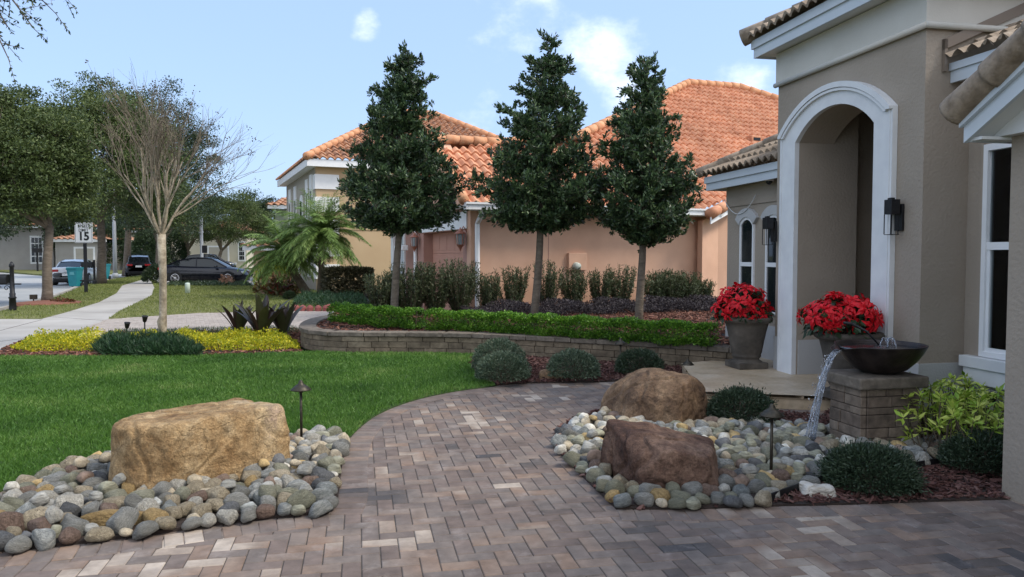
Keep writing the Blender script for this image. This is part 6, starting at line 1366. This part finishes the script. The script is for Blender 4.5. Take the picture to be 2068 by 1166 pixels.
# ================================================================== VEHICLES AND STREET THINGS
M['paint_black'] = mat('black_car_paint', [lin(.006,.007,.013)], rough=.2, spec=.4, coat=.3)
M['paint_white'] = mat('white_car_paint', [lin(.72,.73,.75)], rough=.25, coat=.6)
M['paint_suv'] = mat('dark_suv_paint', [lin(.02,.02,.024)], rough=.22, coat=.6)
M['tyre'] = mat('tyre_rubber', [lin(.015,.015,.016)], rough=.85)
M['rim'] = mat('alloy_rim', [lin(.5,.5,.52)], rough=.3, metal=.7)
M['tail'] = mat('red_tail_lens', [lin(.4,.01,.012)], rough=.15)
M['lens'] = mat('clear_head_lens', [lin(.5,.52,.55)], rough=.1)
def car(c, yaw, paint, label, kind='sedan'):
    o = thing('parked_car', label, 'car', c, None, yaw)
    L_, W_ = (4.85, .91) if kind == 'sedan' else (4.6, .93)
    up = 0 if kind == 'sedan' else .12
    # stations: x, z_low, z_belt(top of body), half width
    if kind == 'sedan':
        st = [(-2.42,.45,.72,.72),(-2.36,.32,.95,.82),(-2.1,.24,1.03,.88),(-1.5,.2,1.02,.91),(-.6,.2,.97,.92),(.4,.2,.95,.92),(1.1,.2,.93,.91),(1.7,.2,.86,.89),(2.15,.24,.76,.84),(2.36,.3,.62,.74),(2.43,.38,.52,.6)]
        gh = [(-2.0,1.02,.62),(-1.25,1.33,.60),(-.55,1.44,.58),(.1,1.45,.58),(.5,1.40,.58),(1.35,.94,.66)]
    else:
        st = [(-2.3,.5,.9,.78),(-2.26,.35,1.12,.86),(-2.0,.3,1.15,.9),(-1.4,.28,1.14,.93),(-.5,.28,1.1,.94),(.5,.28,1.07,.94),(1.1,.28,1.03,.93),(1.7,.28,.98,.9),(2.1,.3,.88,.84),(2.28,.35,.7,.72),(2.32,.42,.6,.6)]
        gh = [(-2.2,1.14,.72),(-1.85,1.55,.66),(-1.3,1.66,.64),(0,1.70,.64),(.4,1.64,.64),(1.2,1.05,.70)]
    m = MB(); V = []
    for x, zl, zt, w_ in st:
        for (y, z) in ((-w_*.85, zl), (-w_, zl+.12), (-w_*1.01, (zl+zt)/2+.05), (-w_*.97, zt-.08), (-w_*.86, zt), (0, zt+.03), (w_*.86, zt), (w_*.97, zt-.08), (w_*1.01, (zl+zt)/2+.05), (w_, zl+.12), (w_*.85, zl)): V.append((x, y, z))
    n_ = 11; F = [(i*n_+k, i*n_+(k+1) % n_, (i+1)*n_+(k+1) % n_, (i+1)*n_+k) for i in range(len(st)-1) for k in range(n_)]; F += [tuple(range(n_)), tuple((len(st)-1)*n_+k for k in range(n_))[::-1]]
    m.add(V, F); bd = obj('body', mloc(m, o), paint, o, smooth=True)
    m = MB(); V = []; 
    for x, z, w_ in gh:
        zb_ = .93 if kind == 'sedan' else 1.05; V += [(x, -w_-.16*(1 if z > zb_+.15 else .3), zb_), (x, -w_, z-.02), (x, 0, z+.02), (x, w_, z-.02), (x, w_+.16*(1 if z > zb_+.15 else .3), zb_)]
    F = [(i*5+k, i*5+k+1, (i+1)*5+k+1, (i+1)*5+k) for i in range(len(gh)-1) for k in range(4)]; m.add(V, F); obj('windows', mloc(m, o), M['glass'], o)
    m = MB(); mid = gh[1:-1]; V = []
    for x, z, w_ in mid: V += [(x, -w_-.02, z-.03), (x, -w_+.03, z+.01), (x, 0, z+.045), (x, w_-.03, z+.01), (x, w_+.02, z-.03)]
    m.add(V, [(i*5+k, i*5+k+1, (i+1)*5+k+1, (i+1)*5+k) for i in range(len(mid)-1) for k in range(4)])
    zb_ = .93 if kind == 'sedan' else 1.05
    for s in (-1, 1):
        for (xa, za, wa), (xb, zb2, wb) in zip(gh[:-1], gh[1:]): m.tube([(xa, s*(wa+.01), za), (xb, s*(wb+.01), zb2)], .035, 5)
        xm = -.35; m.tube([(xm, s*.775, zb_), (xm, s*.60, gh[2][1]-.03)], .035, 5)
    obj('roof', mloc(m, o), paint, o)
    xw = (1.48, -1.42) if kind == 'sedan' else (1.4, -1.35); R_ = .335 if kind == 'sedan' else .37
    for x in xw:
        for s in (-1, 1):
            y = s*(W_-.07); wh = thing_part('wheel', o)
            m = MB(); m.lathe([(.2, -.11), (R_-.02, -.11), (R_, -.08), (R_, .08), (R_-.02, .11), (.2, .11)], (x, y, R_), 24, ax=(0, s, 0)); w2 = obj('tyre', mloc(m, o), M['tyre'], wh)
            m = MB(); m.lathe([(.225, .06), (.235, .112), (.21, .114), (.2, .07)], (x, y, R_), 24, ax=(0, s, 0))
            for k in range(10): a_ = k*pi/5; m.tube([(x+.05*math.cos(a_), y+s*.10, R_+.05*math.sin(a_)), (x+.215*math.cos(a_), y+s*.105, R_+.215*math.sin(a_))], .018, 4)
            m.lathe([(.06, .07), (.06, .12), (.01, .125)], (x, y, R_), 12, ax=(0, s, 0)); obj('rim', mloc(m, o), M['rim'], wh)
            m = MB(); m.lathe([(R_+.045, .02), (R_+.045, .095), (R_+.0, .096), (R_, .02)], (x, y, R_+.01), 24, ax=(0, s, 0)); obj('wheel_arch', mloc(m, o), M['black'], o)
    for s in (-1, 1):
        m = MB(); z = .9 if kind == 'sedan' else 1.0; m.boxc((-2.30, s*.62, z-.05), .12, .2, .07); obj('tail_light', mloc(m, o), M['tail'], o, bevel=.03)
        m = MB(); m.boxc((2.2, s*.62, .64 if kind == 'sedan' else .8), .14, .17, .06); obj('headlight', mloc(m, o), M['lens'], o, bevel=.03)
        m = MB(); m.boxc((.85, s*1.0, zb_+.05), .08, .09, .06); obj('wing_mirror', mloc(m, o), paint, o, bevel=.03)
    m = MB(); m.boxc((-2.415, 0, .62 if kind == 'sedan' else .85), .012, .22, .07); obj('number_plate', mloc(m, o), M['white'], o)
    m = MB(); m.boxc((-2.33, 0, .36), .08, .7, .10); m.boxc((0, 0, .22), 2.2, .75, .06); obj('lower_bumper', mloc(m, o), M['black'], o, bevel=.03)
    return o
def mloc(m, o):     # parts modelled in the car's own frame
    m.v = [v+np.array(o.location) for v in m.v]; return m
def thing_part(name, parent):
    p = bpy.data.objects.new(name, None); COL.objects.link(p); p.parent = parent; return p
c = PY(418, 570, 43.5); c[2] = .0; car(c, .04, M['paint_black'], 'glossy black sedan parked across the driveway, seen from its side')
c = P(158, 574, -.12); car(c, pi/2+.28, M['paint_white'], 'white sedan parked at the road edge behind the teal bin, seen from behind')
c = P(281, 559, -.1); car(c, pi/2+.45, M['paint_suv'], 'dark suv parked beyond the sidewalk, seen from behind', 'suv')
c = PY(425, 545, 75); c[2] = -.0; car(c, .1, M['paint_suv'], 'dark suv roof showing just above the black sedan', 'suv')
# bins
M['teal'] = mat('teal_plastic', [lin(.01,.17,.21), lin(.015,.21,.25)], 4, .45)
def bin_(c, label, sc=1.0):
    o = thing('wheelie_bin', label, 'trash bin', c, 'teal wheelie bins at the kerb'); c = np.asarray(c, float); m = MB(); V = []
    for (z, w_, d_) in ((.04,.2*sc,.22*sc),(.95,.27*sc,.31*sc)): V += [c+np.array((-w_, -d_, z)), c+np.array((w_, -d_, z)), c+np.array((w_, d_, z)), c+np.array((-w_, d_, z))]
    m.add(V, [(3,2,1,0),(4,5,6,7)]+[(i, (i+1) % 4, 4+(i+1) % 4, 4+i) for i in range(4)]); m.boxc(c+ZZ*.93, .29*sc, .33*sc, .03); obj('bin_body', m, M['teal'], o, bevel=.02)
    m = MB(); m.boxc(c+ZZ*1.0+np.array((0,.02,0)), .29*sc, .34*sc, .035); m.tube([c+np.array((-.25,-.35,.99)), c+np.array((.25,-.35,.99))], .03, 6); obj('lid', m, M['teal'], o, bevel=.025)
    m = MB(); m.box(c+np.array((-.11,-.295,.66)), (.22,0,0), (0,.012,0), (0,0,.17)); m.box(c+np.array((-.13,-.285,.64)), (.26,0,0), (0,.006,0), (0,0,.21)); obj('printed_mark', m, mat('pale_teal_print', [lin(.1,.34,.38)], rough=.5), o)
    for s in (-1, 1): m = MB(); m.lathe([(.12,-.03),(.12,.03)], c+np.array((s*.25, .2, .12)), 14, ax=(1,0,0)); obj('wheel', m, M['tyre'], o)
bin_(P(152,580,-.06), 'nearer teal wheelie bin standing behind the white car'); bin_(P(211,565,-.0), 'farther teal wheelie bin half hidden by the oak trunk')
# speed sign
c = P(174,592); o = thing('speed_limit_sign', 'white speed limit 15 sign on a dark square post', 'road sign', c); Y = c[1]; k = Y/FPX
zt_ = PY(174,450,Y)[2]; zb_ = PY(174,491,Y)[2]; hh = zt_-zb_; ww = 36*k
m = MB(); m.boxc(c+ZZ*(zt_-.02)/2, .055, .055, (zt_-.02)/2); m.boxc(c+ZZ*.45, .05, .05, .45); m.boxc(c+ZZ*.62+np.array((.0,0,-.1)), .22, .05, .03); obj('post', m, M['black'], o, bevel=.01)
fc = c+np.array((0, -.075, (zt_+zb_)/2)); m = MB(); m.boxc(fc, ww/2, .006, hh/2); pn = obj('sign_panel', m, M['white'], o)
m = MB(); e_ = .03; y_ = -.0085
for (x0, x1, z0, z1) in ((-.46,.46,.46,.475),(-.46,.46,-.475,-.46),(-.47,-.455,-.475,.475),(.455,.47,-.475,.475)): m.box(fc+np.array((x0*ww, y_-.001, z0*hh)), ((x1-x0)*ww,0,0), (0,.003,0), (0,0,(z1-z0)*hh))
obj('sign_border', m, M['black'], pn)
def text(s_, loc, size, mt, parent, name='lettering', ext=.002, rot=(pi/2, 0, 0), bold=0.0):
    cu = bpy.data.curves.new(name, 'FONT'); cu.body = s_; cu.size = size; cu.align_x = 'CENTER'; cu.align_y = 'CENTER'; cu.extrude = ext; cu.offset = bold; t = bpy.data.objects.new(name, cu); COL.objects.link(t); t.parent = parent
    t.location = Vector(loc)-Vector(wloc(parent)); t.rotation_euler = rot; cu.materials.append(mt)
    bpy.context.view_layer.update(); dg = bpy.context.evaluated_depsgraph_get(); me = bpy.data.meshes.new_from_object(t.evaluated_get(dg)); me.name = name
    q = bpy.data.objects.new(name, me); COL.objects.link(q); q.parent = parent; q.location = t.location; q.rotation_euler = rot; bpy.data.objects.remove(t); return q
text('SPEED', fc+np.array((0, -.009, .32*hh)), hh*.21, M['black'], pn, bold=.001); text('LIMIT', fc+np.array((0, -.009, .12*hh)), hh*.21, M['black'], pn, bold=.001); text('15', fc+np.array((0, -.009, -.19*hh)), hh*.56, M['black'], pn, bold=.016)
# mailbox
c = P(26,628); o = thing('mailbox', 'black mailbox on an ornate black post at the left roadside', 'mailbox', c); Y = c[1]; zf = lambda v: PY(26, v, Y)[2]
m = MB(); m.lathe([(.105,0),(.10,.05),(.085,.35),(.10,.36),(.11,.38),(.075,.42),(.085,.50),(.065,.52),(.055,1.25),(.07,1.27),(.07,1.33),(.05,1.36),(.02,1.42)], c, 14); obj('post', m, M['black'], o, smooth=True)
zz = zf(574); m = MB(); m.boxc(c+np.array((-.4, 0, zz)), .65, .03, .02); 
for k in range(3):
    q = c+np.array((-.16-.25*k, 0, zz-.12)); m.tube([q+np.array((math.cos(a_)*.09*(1-a_/9), 0, math.sin(a_)*.09*(1-a_/9))) for a_ in np.linspace(0, 7, 16)], .010, 5)
obj('scroll_bracket', m, M['black'], o)
m = MB(); a_ = np.linspace(0, pi, 9); pl = [(-.12, 0), *[(-.12*math.cos(t), .14+.12*math.sin(t)) for t in a_], (.12, 0)]; bx0 = c+np.array((-.10, 0, zz+.025)); m.prism([bx0+np.array((0, y, z)) for y, z in pl], (-.6, 0, 0)); obj('letter_box', m, M['black'], o)
m = MB(); m.boxc(c+np.array((-.6, -.13, zz+.12)), .05, .008, .03); obj('flag', m, M['tail'], o)
# other posts
c = P(184,562); c = P(191,575); o = thing('mailbox_post', 'slim black post standing between the sign and the oak trunk', 'post', c); m = MB(); m.tube([c, c+ZZ*1.35], .06, 8); m.lathe([(.11,0),(.1,.2),(.06,.26)], c, 10); obj('post', m, M['black'], o); m = MB(); m.boxc(c+np.array((-.35,0,1.1)), .33, .14, .14); obj('letter_box', m, M['black'], o, bevel=.05)
c = P(233,562); o = thing('lamp_post', 'plain grey lamp post between the oak trunks', 'lamp post', c); gm_ = mat('galvanised_grey', [lin(.30,.32,.35), lin(.36,.38,.40)], 2, .5)
m = MB(); m.tube([c, c+ZZ*3.5, c+ZZ*6.6], [.15,.12,.09], 10); m.lathe([(.2,0),(.2,.3),(.15,.35)], c, 10); obj('pole', m, gm_, o, smooth=True); m = MB(); m.lathe([(.1,6.5),(.3,6.6),(.3,6.75),(.05,6.95)], c, 12); obj('lamp_head', m, M['black'], o)
c = PY(408, 548, 60); c[2] = 0; o = thing('lamp_post', 'grey pole rising behind the roof of the black sedan', 'lamp post', c); m = MB(); m.tube([c, c+ZZ*4.6], .13, 8); obj('pole', m, gm_, o)
c = PY(414, 548, 50); c[2] = 0; o = thing('street_sign', 'small black square sign above the roof of the black sedan', 'sign', c); m = MB(); m.tube([c, c+ZZ*1.7], .05, 6); obj('post', m, M['black'], o); m = MB(); m.boxc(c+ZZ*2.0, .17, .05, .25); obj('sign_panel', m, M['black'], o, bevel=.03)
c = P(379,594); m = MB(); m.lathe([(.10,0),(.10,.42),(.085,.46),(.01,.47)], c, 16); tag(obj('utility_marker', m, mat('pale_green_plastic', [lin(.5,.58,.5)], rough=.5), loc=c, smooth=True), 'short pale utility marker post on the neighbouring lawn', 'marker post')
c = P(76,548); o = thing('mailbox_post', 'thin dark post on the lawn across the road', 'post', c); m = MB(); m.tube([c, c+ZZ*2.1], .09, 6); obj('post', m, M['black'], o); m = MB(); m.boxc(c+ZZ*2.1, .3, .4, .2); obj('letter_box', m, M['black'], o)
